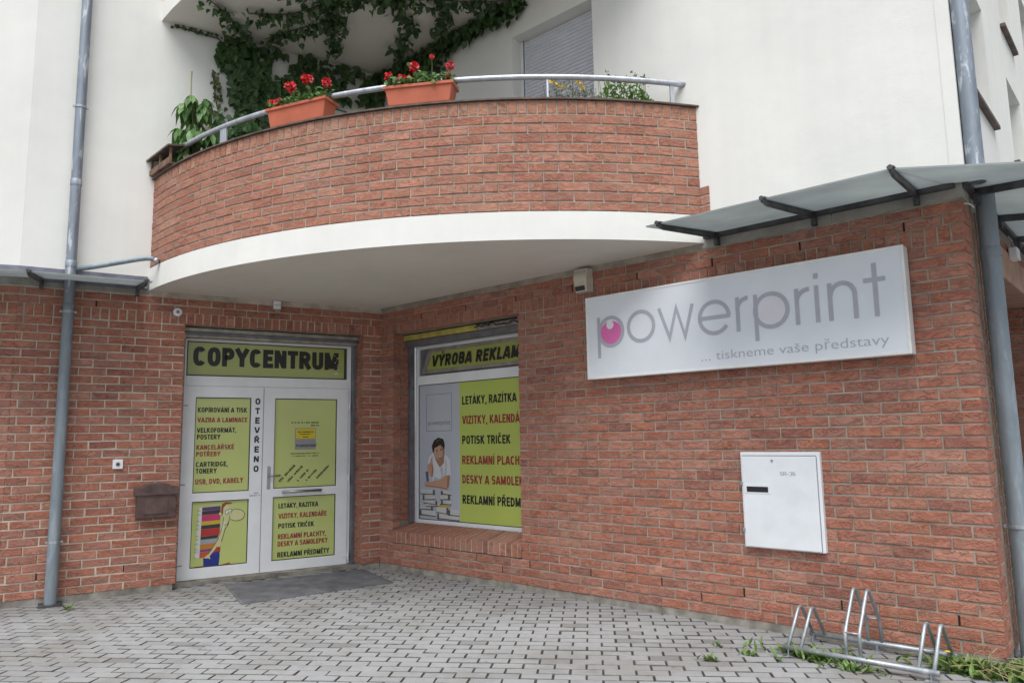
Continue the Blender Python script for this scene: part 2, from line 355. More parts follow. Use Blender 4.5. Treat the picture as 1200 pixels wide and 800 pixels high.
# lettering: a bold condensed grotesque drawn from strokes, and the built-in font for the light line
def glyphs(body, bold=0.0):
    c = bpy.data.curves.new('t', 'FONT'); c.body = body; c.size = 1; c.offset = bold; c.resolution_u = 3; c.fill_mode = 'FRONT'; c.space_character = 1.0+bold*1.6
    o = bpy.data.objects.new('t', c); COL.objects.link(o)
    dg = bpy.context.evaluated_depsgraph_get(); me = bpy.data.meshes.new_from_object(o.evaluated_get(dg))
    vs = [(v.co.x, v.co.y) for v in me.vertices]; fs = [tuple(p.vertices) for p in me.polygons]
    bpy.data.objects.remove(o); bpy.data.curves.remove(c); bpy.data.meshes.remove(me)
    return vs, fs
def font_text(mb, body, u0, u1, zb, zt, n, ref):
    vs, fs = glyphs(body); x0 = min(v[0] for v in vs); x1 = max(v[0] for v in vs); sx = (u1-u0)/(x1-x0); sy = (zt-zb)/ref
    mb.add([(u0+(x-x0)*sx, n, zb+y*sy) for x, y in vs], fs)
def rbox(x0, y0, x1, y1, a0, a1, k=10, e=2.6):      # part of a rounded box, angles in degrees
    cx, cy, rx, ry = (x0+x1)/2, (y0+y1)/2, (x1-x0)/2, (y1-y0)/2; out = []
    for i in range(k+1):
        a = R(a0+(a1-a0)*i/k); c, s_ = math.cos(a), math.sin(a)
        out.append((cx+rx*math.copysign(abs(c)**(2/e), c), cy+ry*math.copysign(abs(s_)**(2/e), s_)))
    return out
def alphabet(h):                                  # h: half stroke width, glyph height 1
    a, b = h, .56-h; t, o = 1-h, h; A = {}
    A['H'] = (.58, [[(a, 0), (a, 1)], [(.58-h, 0), (.58-h, 1)], [(a, .52), (.58-h, .52)]])
    A['I'] = (2*h, [[(h, 0), (h, 1)]]); A['L'] = (.46, [[(a, 1), (a, o), (.46, o)]]); A['T'] = (.50, [[(0, t), (.50, t)], [(.25, 0), (.25, t)]])
    A['E'] = (.48, [[(.48, t), (a, t), (a, o), (.48, o)], [(a, .51), (.44, .51)]]); A['F'] = (.46, [[(.46, t), (a, t), (a, 0)], [(a, .51), (.42, .51)]])
    A['O'] = (.58, [rbox(a, o, .58-h, t, 0, 360, 24)]); A['Q'] = A['O']
    A['C'] = (.56, [rbox(a, o, b, t, 38, 322, 20)]); A['G'] = (.58, [rbox(a, o, .58-h, t, 38, 340, 20)+[(.58-h, .46), (.32, .46)]])
    A['D'] = (.57, [[(a, o), (a, t)]+rbox(-.2, o, .57-h, t, 72, -72, 14)+[(a, o)]])
    A['P'] = (.55, [[(a, 0), (a, t), (.28, t)]+rbox(.02, .42+h*.5, .55-h, t, 80, -80, 10)+[(a, .42+h*.5)]])
    A['R'] = (.58, [[(a, 0), (a, t), (.28, t)]+rbox(.02, .44+h*.5, .56-h, t, 80, -80, 10)+[(a, .44+h*.5)], [(.30, .44), (.51, 0)]])
    A['B'] = (.57, [[(a, o), (a, t), (.28, t)]+rbox(.02, .52, .54-h, t, 80, -80, 9)+[(a, .52)], [(a, .52), (.28, .52)]+rbox(.02, o, .57-h, .52, 80, -80, 9)+[(a, o)]])
    A['K'] = (.58, [[(a, 0), (a, 1)], [(a+.02, .40), (.50, 1)], [(.20, .56), (.53, 0)]])
    A['M'] = (.72, [[(a, 0), (a, 1)], [(.72-h, 0), (.72-h, 1)], [(a+.02, .97), (.36, .08)], [(.70-h, .97), (.36, .08)]])
    A['N'] = (.58, [[(a, 0), (a, 1)], [(.58-h, 0), (.58-h, 1)], [(a+.01, .97), (.57-h, .03)]])
    A['A'] = (.60, [[(.05, 0), (.27, .97)], [(.55, 0), (.33, .97)], [(.14, .27), (.46, .27)]])
    A['V'] = (.58, [[(.05, 1), (.27, .04)], [(.53, 1), (.31, .04)]])
    A['Y'] = (.58, [[(.05, 1), (.29, .46), (.53, 1)], [(.29, 0), (.29, .48)]])
    A['S'] = (.54, [rbox(a, .48, .54-h, t, 25, 250, 13)+rbox(a, o, .54-h, .52, 70, -155, 13)])
    A['Z'] = (.52, [[(.03, t), (.50, t)], [(.47, .95), (.05, .05)], [(.03, o), (.51, o)]])
    A['U'] = (.57, [[(a, 1), (a, .35)]+rbox(a, o, .57-h, .62, 185, 355, 12)+[(.57-h, .35), (.57-h, 1)]])
    A['J'] = (.44, [[(.44-h, 1), (.44-h, .35)]+rbox(a, o, .44-h, .56, -10, -170, 10)])
    A['W'] = (.80, [[(.05, 1), (.22, .04)], [(.40, .95), (.23, .04)], [(.40, .95), (.57, .04)], [(.75, 1), (.58, .04)]])
    A[','] = (.16, [[(.09, .14), (.09, .02), (.04, -.13)]]); A['.'] = (.16, [[(.08, 0), (.08, .15)]]); A['-'] = (.30, [[(.02, .42), (.28, .42)]]); A[' '] = (.22, [])
    A['3'] = (.52, [rbox(a, .48, .52-h, t, 150, -80, 12), rbox(a, o, .54-h, .52, 80, -150, 12)]); A['6'] = (.54, [rbox(a, o, .54-h, .58, 0, 360, 18), rbox(a, o, .54-h, t, 60, 180, 8)+[(a, .3)]])
    acc = [[(.26, 1.07), (.38, 1.26)]]; car = [[(.15, 1.26), (.29, 1.08), (.43, 1.26)]]
    for k_, b_, ac in (('Í', 'I', [[(h, 1.07), (h+.12, 1.26)]]), ('Á', 'A', acc), ('É', 'E', acc), ('Ý', 'Y', acc), ('Ř', 'R', car), ('Ě', 'E', car), ('Č', 'C', car)): A[k_] = (A[b_][0], A[b_][1]+ac)
    return A
def text(mb, body, u0, u1, zb, zt, n, bold=.2, slant=0.0, rot=0.0, gap=.085):
    A = alphabet(bold/2); adv = sum(A[c][0] for c in body)+gap*(len(body)-1); H = zt-zb; sx = (u1-u0)/adv; x = 0; i = 0
    for c in body:
        for st in A[c][1]:
            thin = c in 'ÍÁÉÝŘĚČ' and st[0][1] > 1
            q = [(u0+(x+px_)*sx+slant*py_*H, zb+py_*H) for px_, py_ in st]
            closed = (q[0][0]-q[-1][0])**2+(q[0][1]-q[-1][1])**2 < 1e-10
            if closed: q = q[:-1]
            mb.stroke(q, (bold*.5 if thin else bold)*(sx*.55+H*.45), n+.0003*(i % 4), closed); i += 1
        x += A[c][0]+gap
def scribble(mb, u0, u1, zb, zt, n, rot=0.0):     # print too small to read in the photograph
    u = 0; L_ = u1-u0; H = zt-zb; c, s_ = math.cos(rot), math.sin(rot)
    while u < L_:
        w_ = H*rnd.uniform(.35, .75)
        if rnd.random() > .14:
            z0, z1 = (0, H) if rnd.random() < .7 else (H*.15, H*.8); pts = [(u, z0), (u+w_, z0), (u+w_, z0+(z1-z0)*.35), (u+w_*.45, z1), (u, z1)]
            mb.poly([(u0+x*c-z*s_, zb+x*s_+z*c) for x, z in pts], n)
        u += w_*1.25

# ------------------------------------------------------------------ bricks
C_ = .08333; BH = .0715; JT = .0118
brick_cache = {}
def brick_mesh(wd, ht, dp, mat):
    key = (round(wd, 3), round(ht, 3), round(dp, 3), mat.name); var = brick_cache.setdefault(key, [])
    if len(var) < 5 and (len(var) == 0 or rnd.random() < .5):
        mb = MB(); c = .0045 if mat is not M['paver'] else .0032; j = lambda s: rnd.uniform(-s, s)
        a = [(-wd/2+c+j(.0015), j(.0022), c+j(.0015)), (wd/2-c+j(.0015), j(.0022), c+j(.0015)), (wd/2-c+j(.0015), j(.0022), ht-c+j(.0015)), (-wd/2+c+j(.0015), j(.0022), ht-c+j(.0015))]
        b = [(-wd/2+j(.001), -c*1.3, j(.0015)), (wd/2+j(.001), -c*1.3, j(.0015)), (wd/2+j(.001), -c*1.3, ht+j(.0015)), (-wd/2+j(.001), -c*1.3, ht+j(.0015))]
        d = [(x, -dp, z) for x, n_, z in b]
        mb.add(a+b+d, [(0, 1, 2, 3)]+[(i+4, (i+1) % 4+4, (i+1) % 4, i) for i in range(4)]+[(i+8, (i+1) % 4+8, (i+1) % 4+4, i+4) for i in range(4)]+[(11, 10, 9, 8)])
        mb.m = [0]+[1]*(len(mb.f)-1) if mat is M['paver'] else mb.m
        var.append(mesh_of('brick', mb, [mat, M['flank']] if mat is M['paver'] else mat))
    return rnd.choice(var)
def clip_area(pts):
    xs = [min(1200, max(0, p[0])) for p in pts]; ys = [min(800, max(0, p[1])) for p in pts]
    return (max(xs)-min(xs))*(max(ys)-min(ys))
def lay(parent, fr, items, hidden=lambda it: False, limit=300, name='brick', stuffname='more_bricks'):
    """items: (local matrix in frame coords, w, h, d, mat); the largest in the picture become objects"""
    org = ORG[parent.name]; ranked = []
    inv = Matrix.Translation((-org[0], org[1], -org[2]))
    for it in items:
        mtx, wd, ht, dp, mat = it; pts = []
        for a in (-wd/2, wd/2):
            for b in (0, ht):
                q = px(fr @ mtx @ Vector((a, 0, b)))
                if q: pts.append(q)
        ar = clip_area(pts) if len(pts) == 4 else 0
        if hidden(it): ar = 0
        ranked.append((ar, len(ranked), it))
    ranked.sort(key=lambda t: -t[0]); rest = {}
    for i, (ar, _, it) in enumerate(ranked):
        mtx, wd, ht, dp, mat = it; me = brick_mesh(wd, ht, dp, mat)
        if i < limit and ar > 12:
            o = bpy.data.objects.new(name, me); COL.objects.link(o); o.parent = parent; o.matrix_local = inv @ mtx
        else:
            V, F, MI = rest.setdefault(mat.name, (mat, [], [], []))[1:]
            T = inv @ mtx; b = len(V); V += [tuple(T @ v.co) for v in me.vertices]; F += [tuple(b+k for k in p.vertices) for p in me.polygons]; MI += [p.material_index for p in me.polygons]
    if rest:
        mats = []; V, F, I = [], [], []
        for mat, v, f, mi in rest.values():
            b = len(V); V += v; F += [tuple(b+k for k in q) for q in f]; I += [len(mats)+q for q in mi]; mats.append(mat)
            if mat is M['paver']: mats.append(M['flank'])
        me = bpy.data.meshes.new(stuffname); me.from_pydata(V, [], F); [me.materials.append(q) for q in mats]; me.polygons.foreach_set('material_index', I); me.update()
        o = bpy.data.objects.new(stuffname, me); COL.objects.link(o); o.parent = parent; o['kind'] = 'stuff'

def courses(zmax_idx=36):
    out = [(i, i*C_, 'row') for i in range(33)]
    out += [(33, 33*C_, 'soldier'), (35, 34.5*C_, 'row'), (36, 35.5*C_, 'row')]
    return out
def wall_items(ulo, uhi, phase, openings, mat, edge_depth=None, jit=.0034):
    items = []
    for idx, z, kind in courses():
        ht = BH if kind == 'row' else .119
        segs = [(ulo, uhi)]
        for (a, b, z0, z1) in openings:
            if z+ht/2 > z0 and z+ht/2 < z1:
                ns = []
                for s0, s1 in segs:
                    if b <= s0 or a >= s1: ns.append((s0, s1))
                    else:
                        if a > s0: ns.append((s0, a))
                        if b < s1: ns.append((b, s1))
                segs = ns
        pitch = .25 if kind == 'row' else C_
        off = phase if idx % 2 == 0 or kind != 'row' else phase+.125
        for s0, s1 in segs:
            k = math.ceil((s0-off)/pitch+1e-6); js = [s0]
            while off+k*pitch < s1-1e-6: js.append(off+k*pitch); k += 1
            js.append(s1)
            if len(js) > 2 and js[1]-js[0] < .045: js.pop(1)
            if len(js) > 2 and js[-1]-js[-2] < .045: js.pop(-2)
            for i in range(len(js)-1):
                a = js[i]+(JT/2 if i > 0 else 0); b = js[i+1]-(JT/2 if i < len(js)-2 else 0)
                a += rnd.uniform(-.0015, .0015) if i > 0 else 0; b += rnd.uniform(-.0015, .0015) if i < len(js)-2 else 0
                dp = .06
                if i == 0 and s0 != ulo: dp = .115
                if i == len(js)-2 and s1 != uhi: dp = .115
                if edge_depth and i == len(js)-2 and abs(s1-uhi) < 1e-6: dp = edge_depth(idx)
                m_ = Matrix.Translation(((a+b)/2, rnd.uniform(-jit, jit), z+rnd.uniform(-.001, .001))) @ Matrix.Rotation(rnd.uniform(-.004, .004), 4, 'Y')
                items.append((m_, b-a, ht, dp, mat))
    return items
def jamb_items(u, sign, z0, z1, mat):            # inner bricks of a reveal; sign: +1 opening lies at larger u
    items = []
    for idx, z, kind in courses():
        if z < z0-.01 or z > z1-.05 or kind != 'row': continue
        cu = u-sign*.06
        items.append((Matrix.Translation((cu, .1265, z)), .1195, BH, .1165, mat))
        items.append((Matrix.Translation((cu, .2545, z)), .1195, BH, .09, mat))
    return items
def openings_boxes(mb, u0, u1, z0, z1, n0, n1, ops):
    us = sorted({u0, u1, *[o[0] for o in ops], *[o[1] for o in ops]}); zs = sorted({z0, z1, *[o[2] for o in ops], *[o[3] for o in ops]})
    us = [q for q in us if u0 <= q <= u1]; zs = [q for q in zs if z0 <= q <= z1]
    hole = lambda a, b: any(o[0] < a < o[1] and o[2] < b < o[3] for o in ops)
    nu, nz = len(us)-1, len(zs)-1
    solid = [[not hole((us[i]+us[i+1])/2, (zs[k]+zs[k+1])/2) for k in range(nz)] for i in range(nu)]
    for i in range(nu):
        for k in range(nz):
            if not solid[i][k]: continue
            sk = 'b'
            if i > 0 and solid[i-1][k]: sk += 'l'
            if i < nu-1 and solid[i+1][k]: sk += 'r'
            if k > 0 and solid[i][k-1]: sk += 'd'
            if k < nz-1 and solid[i][k+1]: sk += 't'
            mb.box(us[i], us[i+1], n0, n1, zs[k], zs[k+1], sk)

GZ = -.064
# ------------------------------------------------------------------ ground and pavement
mb = MB(); mb.quad((-600, 600, GZ-.055), (600, 600, GZ-.055), (600, -600, GZ-.055), (-600, -600, GZ-.055))
solo('ground', mb, M['ground'], FW, kind='structure')
ROW = R(36.0)
FP = frame((4.2, -2.6, GZ), (math.cos(ROW), math.sin(ROW)))
mb = MB(); mb.box(-9, 9, -8, 8, -.05, -.009, 'bd')
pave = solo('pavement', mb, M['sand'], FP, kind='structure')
PL, PW = .2125, .1095
def inside_building(P):
    n = Vector((P.x, P.y, 0)).dot(Vector((FA[0][1], FA[1][1], 0)))*-1; return False
pitems = []
for j in range(-70, 71):
    for i in range(-42, 43):
        u = i*PL+(PL/2 if j % 2 else 0); v = j*PW
        if abs(u) > 8.6 or abs(v) > 7.4: continue
        P = FP @ Vector((u, v, 0))
        inA = P.dot(Vector((math.cos(R(PHI)), math.sin(R(PHI)), 0))) < -.12
        if (P.y > .12 and P.x < UB-.1 and not (P.y > .85 and P.x > 3.5)) or inA: continue
        wd = PL-.0105; d_ = PW-.0045
        m_ = Matrix.Translation((u+rnd.uniform(-.0018, .0018), v-d_/2, rnd.uniform(-.0022, .0016)-(.004 if rnd.random() < .03 else 0))) @ Matrix.Rotation(R(-90)+rnd.uniform(-.004, .004), 4, 'X') @ Matrix.Rotation(rnd.uniform(-.004, .004), 4, 'Y')
        pitems.append((m_, wd, d_, .05, M['paver']))
# a paver is laid like a brick on its back: front face up
for k in range(len(pitems)):
    m_, wd, d_, dp, mt = pitems[k]
def occl(it):
    P = FP @ it[0] @ Vector((0, 0, it[2]/2))
    return P.y > -.03 or P.dot(Vector((math.cos(R(PHI)), math.sin(R(PHI)), 0))) < .03
lay(pave, FP, pitems, occl, 300, 'paving_stone', 'more_paving_stones')

# ------------------------------------------------------------------ left brick wall with the door
DL, DR = -2.262, -.236; DT = 33*C_-.006
wallA = thing('brick_wall', 'ground floor brick wall round the white glazed double door', 'wall', FA, (-SA/2, 0, 0))
mb = MB(); openings_boxes(mb, -SA, .3, 0, 3.10, -.34, -.0065, [(DL-.012, DR+.012, -.1, DT+.012)]); part('mortar', mb, M['mortar'], wallA)
items = wall_items(-SA, 0, -3.756, [(DL, DR, -.1, DT)], M['brick'])
items += jamb_items(DL, 1, 0, DT, M['brick'])+jamb_items(DR, -1, 0, DT, M['brick'])
lay(wallA, FA, items, lambda it: it[0].translation.y > .05, 300)
mb = MB()
for (a, b) in ((-SA, DL-.03), (DR+.01, 0)): mb.box(a, b, -.3, -.006, -.25, .001)
mb.box(DL-.03, DR+.01, -.42, -.16, -.25, -.028); part('plinth', mb, M['concrete'], wallA)
mb = MB(); mb.box(-SA, -2.64, -.25, -.006, 3.046, 3.215); part('concrete_band', mb, M['conc_band'], wallA)
mb = MB()
for uu, rr in ((-2.756+.0, 2), (-3.506, 2), (-3.131, 33+1.5)):
    mb.box(uu-.006, uu+.006, -.03, -.0055, rr*C_+.002, rr*C_+BH-.002)
part('weep_hole', mb, M['hole'], wallA, kind='stuff')
# facet left of it
wallF = thing('brick_wall', 'narrow strip of brick wall turning away left of the left drainpipe', 'wall', FF, (-.6, 0, 0))
mb = MB(); openings_boxes(mb, -2, 0, 0, 3.10, -.34, -.0065, []); part('mortar', mb, M['mortar'], wallF)
lay(wallF, FF, wall_items(-2, -.002, -.005, [], M['brick']), lambda it: False, 300)
mb = MB(); mb.box(-2, 0, -.3, -.022, -.25, .002); part('plinth', mb, M['concrete'], wallF)
mb = MB(); mb.box(-2, 0, -.25, -.006, 3.046, 3.215); part('concrete_band', mb, M['conc_band'], wallF)

# the shop door: frame, two leaves, transom panel, lettering
ND = -.30
FONTB = .036
door = bpy.data.objects.new('shop_door', None); COL.objects.link(door); door.parent = wallA
door.location = (-1.29+SA/2, -ND, 0); ORG[door.name] = (-1.29, ND, 0); door.empty_display_size = .1
D0, D1 = -2.245, -.278
def ring(mb, u0, u1, z0, z1, w, n0, n1, wl=None, wr=None, wb=None, wt=None):
    wl = w if wl is None else wl; wr = w if wr is None else wr; wb = w if wb is None else wb; wt = w if wt is None else wt
    mb.box(u0, u0+wl, n0, n1, z0, z1); mb.box(u1-wr, u1, n0, n1, z0, z1)
    if wb: mb.box(u0+wl, u1-wr, n0, n1, z0, z0+wb)
    if wt: mb.box(u0+wl, u1-wr, n0, n1, z1-wt, z1)
mb = MB(); ring(mb, D0, D1, -.02, 2.68, .05, ND-.07, ND, wb=0, wl=.045, wr=.052, wt=.07)
mb.box(D0+.045, D1-.052, ND-.07, ND, 2.10, 2.215)
part('door_frame', mb, M['pvc'], door, bevel=.004)
mb = MB(); mb.box(-2.195, -.36, ND-.05, ND-.02, 2.222, 2.612); part('transom_panel', mb, M['lime_shaded'], door)
mb = MB(); ring(mb, -2.20, -.352, 2.215, 2.612, .012, ND-.03, ND-.006); part('transom_seal', mb, M['pvc_dark'], door)
leaf_z0, leaf_z1 = -.025, 2.098
SP = -1.345
for (a, b, nm, ps) in ((D0+.012, SP-.002, 'left', [(-2.09, -1.485, .905, 1.972), (-2.09, -1.482, .094, .812)]), (SP+.002, D1-.040, 'right', [(-1.212, -.456, .915, 1.970), (-1.212, -.459, .09, .818)])):
    mb = MB(); openings_boxes(mb, a, b, leaf_z0, leaf_z1, ND-.06, ND+.016, ps); part('door_leaf', mb, M['pvc'], door, bevel=.003)
    for (p0, p1, q0, q1) in ps:
        mb = MB(); mb.box(p0-.003, p1+.003, ND-.045, ND-.012, q0-.003, q1+.003); part('glass_panel', mb, M['lime'], door)
        mb = MB(); ring(mb, p0, p1, q0, q1, .009, ND-.03, ND-.004); part('rubber_seal', mb, M['pvc_dark'], door)
mb = MB(); mb.box(SP-.0035, SP+.0035, ND-.03, ND+.0175, leaf_z0+.01, leaf_z1-.01); part('leaf_joint', mb, M['ink'], door)
mb = MB(); text(mb, 'COPYCENTRUM', -2.134, -.435, 2.333, 2.548, ND-.0185, .235, gap=.045); part('lettering', mb, M['black'], door, label='bold black word COPYCENTRUM')
mb = MB()
for k in range(9): mb.box(-.50+rnd.uniform(0, .05), -.485+rnd.uniform(0, .05), ND-.017, ND-.016, 2.28+k*.028, 2.292+k*.028)
part('sticker_residue', mb, M['page'], door, kind='stuff')
NP = ND-.0105
for body, u0, u1, zb, zt, col in [('KOPÍROVÁNÍ A TISK', -2.063, -1.527, 1.803, 1.858, 'black'), ('VAZBA A LAMINACE', -2.061, -1.52, 1.690, 1.745, 'red'),
        ('VELKOFORMÁT,', -2.063, -1.641, 1.574, 1.628, 'black'), ('POSTERY', -2.062, -1.812, 1.498, 1.553, 'black'),
        ('KANCELÁŘSKÉ', -2.063, -1.66, 1.383, 1.436, 'red'), ('POTŘEBY', -2.064, -1.805, 1.308, 1.361, 'red'),
        ('CARTRIDGE,', -2.061, -1.724, 1.192, 1.248, 'black'), ('TONERY', -2.06, -1.839, 1.118, 1.174, 'black'), ('USB, DVD, KABELY', -2.061, -1.548, 1.000, 1.058, 'red'),
        ('LETÁKY, RAZÍTKA', -1.14, -.67, .683, .739, 'black'), ('VIZITKY, KALENDÁŘE', -1.136, -.563, .564, .622, 'red'), ('POTISK TRIČEK', -1.137, -.717, .452, .508, 'black'),
        ('REKLAMNÍ PLACHTY,', -1.139, -.567, .330, .388, 'red'), ('DESKY A SAMOLEPKY', -1.14, -.545, .246, .304, 'red'), ('REKLAMNÍ PŘEDMĚTY', -1.141, -.525, .122, .182, 'black')]:
    mb = MB(); text(mb, body, u0, u1, zb, zt, NP, .20); part('lettering', mb, M[col], door)
mb = MB()
for k, chh in enumerate('OTEVŘENO'):
    w_ = .060 if chh not in 'ET' else .052
    zt = 1.965-k*.1113; text(mb, chh, -1.413-w_/2, -1.413+w_/2, zt-.068, zt, ND+.0172, .20)
part('lettering', mb, M['black'], door, label='black letters OTEVŘENO stacked one above the other')
for u0, u1, zb, zt, n_, mt, ro in [(-1.43, -1.385, .868, .884, ND+.0172, 'ink', 0), (-1.475, -1.36, .842, .857, ND+.0172, 'ink', 0), (-1.01, -.67, 1.676, 1.694, NP, 'black', 0), (-.773, -.67, 1.642, 1.659, NP, 'black', 0),
        (-1.01, -.665, 1.309, 1.322, NP, 'black', 0), (-.995, -.67, 1.279, 1.292, NP, 'black', 0)]+[(u0, u0+math.hypot(u1-u0, zt-zb), zb, zb+.030, NP, 'black', math.atan2(zt-zb, u1-u0)) for u0, zb, u1, zt in ((-1.128, .985, -.955, 1.165), (-1.03, .980, -.84, 1.178), (-.912, .983, -.785, 1.115), (-.81, .985, -.69, 1.108), (-.70, .988, -.535, 1.155))]:
    mb = MB(); scribble(mb, u0, u1, zb, zt, n_, ro); part('small_print', mb, M[mt], door, kind='stuff')
mb = MB(); mb.box(-.963, -.71, NP-.003, NP+.0005, 1.362, 1.617); part('notice_card', mb, M['note_grey'], door)
mb = MB(); mb.box(-.95, -.718, NP-.003, NP+.0018, 1.489, 1.608); part('notice_note', mb, M['note_yellow'], door)
mb = MB(); text(mb, 'POWERPRINT', -.95, -.70, 1.392, 1.422, NP+.002, .16); part('lettering', mb, M['c_line'], door)
mb = MB(); scribble(mb, -.93, -.74, 1.565, 1.58, NP+.003); scribble(mb, -.905, -.765, 1.54, 1.553, NP+.003); scribble(mb, -.865, -.81, 1.503, 1.523, NP+.003); part('small_print', mb, M['c_line'], door, kind='stuff')
# picture of a long-nosed man carrying a stack of books, on the lower left panel
mb = MB(); P_ = ['c_skin', 'c_line', 'c_hair', 'c_blue', 'c_white', 'c_red', 'b_purple', 'b_dark', 'b_pink', 'b_yellow', 'b_red', 'b_grey', 'b_orange', 'b_violet', 'b_vermil']
ix = {k: i for i, k in enumerate(P_)}
def q2(x, y): return (-2.093+(x-155)/452*.607, .817-(y-105)/510*.72)
def pp(col, pts, n): mb.cur = ix[col]; mb.poly([q2(*p) for p in pts][::-1], NP+n)
bk = [('b_purple', 155, 185), ('b_dark', 185, 215), ('b_pink', 215, 265), ('b_yellow', 265, 295), ('b_dark', 295, 325), ('b_red', 325, 380), ('b_dark', 380, 405), ('b_grey', 405, 440), ('b_orange', 440, 480), ('b_violet', 480, 500), ('b_vermil', 500, 545)]
for k, (c_, y0, y1) in enumerate(bk):
    xr = 385-max(0, (k-5))*7; pp(c_, [(240-k*.8, y0+2), (xr, y0-4), (xr, y1-5), (238-k*.8, y1)], .0005)
    pp('c_white', [(218-k*2, y0+4), (241-k*.8, y0+2), (240-k*.8, y1), (216-k*2, y1)], .0006)
    mb.cur = ix['c_line']; mb.stroke([q2(205-k*1.5, y1-3), q2(225-k*1.5, y1-8)], .004, NP+.0009)
pp('c_red', [(385, 465), (395, 470), (392, 510), (318, 515), (330, 480)], .0010)
pp('c_blue', [(265, 610), (262, 550), (320, 512), (388, 505), (390, 545), (384, 610)], .0012)
pp('c_red', [(178, 622), (195, 608), (262, 606), (264, 620), (230, 628)], .0010); pp('c_red', [(384, 612), (470, 598), (478, 606), (440, 616), (384, 620)], .0010)
pp('c_skin', [(395, 160), (438, 140), (455, 165), (460, 230), (448, 300), (425, 330), (412, 380), (398, 430), (392, 470), (375, 470), (360, 420), (385, 360), (395, 300), (408, 240), (400, 200)], .0014)
pp('c_hair', [(390, 175), (395, 140), (425, 124), (478, 130), (470, 140), (430, 142), (408, 170), (406, 220), (392, 210)], .0018)
pp('c_skin', [(268, 545), (300, 520), (345, 455), (375, 405), (390, 412), (385, 440), (350, 490), (312, 535), (318, 560), (300, 550), (280, 552)], .0018)
pp('c_white', [(412, 268), (424, 275), (420, 310), (408, 345), (398, 330), (404, 300)], .0018)
def oval(col, cx, cy, rx, ry, n, rot=0):
    pp(col, [(cx+rx*math.cos(a)*math.cos(rot)-ry*math.sin(a)*math.sin(rot), cy+rx*math.cos(a)*math.sin(rot)+ry*math.sin(a)*math.cos(rot)) for a in [2*math.pi*i/22 for i in range(22)]], n)
oval('c_line', 515, 230, 70, 48, .0018, .08); oval('c_skin', 514, 230, 66, 44, .0022, .08); oval('c_skin', 455, 236, 30, 24, .0024)
oval('c_line', 441, 203, 20, 21, .0024); oval('c_white', 441, 203, 16, 17, .0027); oval('c_line', 463, 196, 17, 18, .0026); oval('c_white', 463, 196, 13, 14, .0029); oval('c_line', 449, 204, 4, 5, .0031); oval('c_line', 469, 197, 4, 5, .0031)
oval('c_line', 384, 214, 15, 17, .0024); oval('c_skin', 384, 214, 11, 13, .0027)
mb.cur = ix['c_line']
for pl_ in ([(412, 240), (408, 300), (390, 360), (365, 420)], [(462, 230), (450, 300), (428, 332), (400, 430)], [(300, 520), (345, 455), (377, 403)], [(420, 300), (440, 305), (450, 285)]): mb.stroke([q2(*p) for p in pl_], .005, NP+.0032)
part('picture_print', mb, [M[k] for k in P_], door, label='cartoon of a long nosed man carrying a stack of books')
# hardware
mb = MB(); mb.prism([(-1.287, .915), (-1.249, .915), (-1.249, 1.165), (-1.258, 1.176), (-1.278, 1.176), (-1.287, 1.165)], ND+.0165, ND+.024); part('handle_plate', mb, M['chrome'], door, bevel=.002)
mb = MB(); mb.tube([(-1.268, ND+.02, 1.062), (-1.268, ND+.065, 1.062), (-1.255, ND+.07, 1.062), (-1.145, ND+.07, 1.068)], .0095); part('handle', mb, M['chrome'], door, smooth=True)
mb = MB(); mb.tube([(-1.115, ND+.06, .872), (-.65, ND+.06, .876)], .015, 12)
for q in (-1.09, -.675): mb.tube([(q, ND+.0165, .873), (q, ND+.06, .873)], .010)
part('pull_bar', mb, M['chrome'], door, smooth=True)
for z_ in (1.87, 1.0, .075):
    mb = MB(); mb.tube([(D1-.026, ND+.026, z_-.05), (D1-.026, ND+.026, z_+.05)], .010); mb.box(D1-.10, D1-.02, ND+.0165, ND+.022, z_-.012, z_+.012); part('hinge', mb, M['pvc'], door)
for z_ in (1.877, 1.003, .135):
    mb = MB(); mb.tube([(D0+.006, ND+.02, z_-.045), (D0+.006, ND+.02, z_+.045)], .009); mb.box(D0, D0+.075, ND+.0165, ND+.020, z_-.006, z_+.006); part('hinge', mb, M['old_alu'], door)
mb = MB(); mb.box(DL+.002, DR-.002, -.27, -.135, 2.70, DT-.002); mb.box(DL+.002, DR-.002, -.285, -.17, 2.635, 2.665); part('shutter_bottom_bar', mb, M['old_alu'], door, bevel=.006)
mb = MB(); mb.box(DL+.002, DR-.002, -.30, -.19, 2.666, 2.699); part('shutter_slot', mb, M['steel_guide'], door)
mb = MB(); mb.box(DR-.040, DR+.004, -.299, -.235, -.02, 2.63); mb.box(DL+.003, DL+.035, -.285, -.225, -.02, 2.63); part('guide_rail', mb, M['steel_guide'], door)
mb = MB(); mb.box(DL-.01, DR+.01, -.5, -.40, -.3, 2.9); part('dark_interior', mb, M['hole'], door)

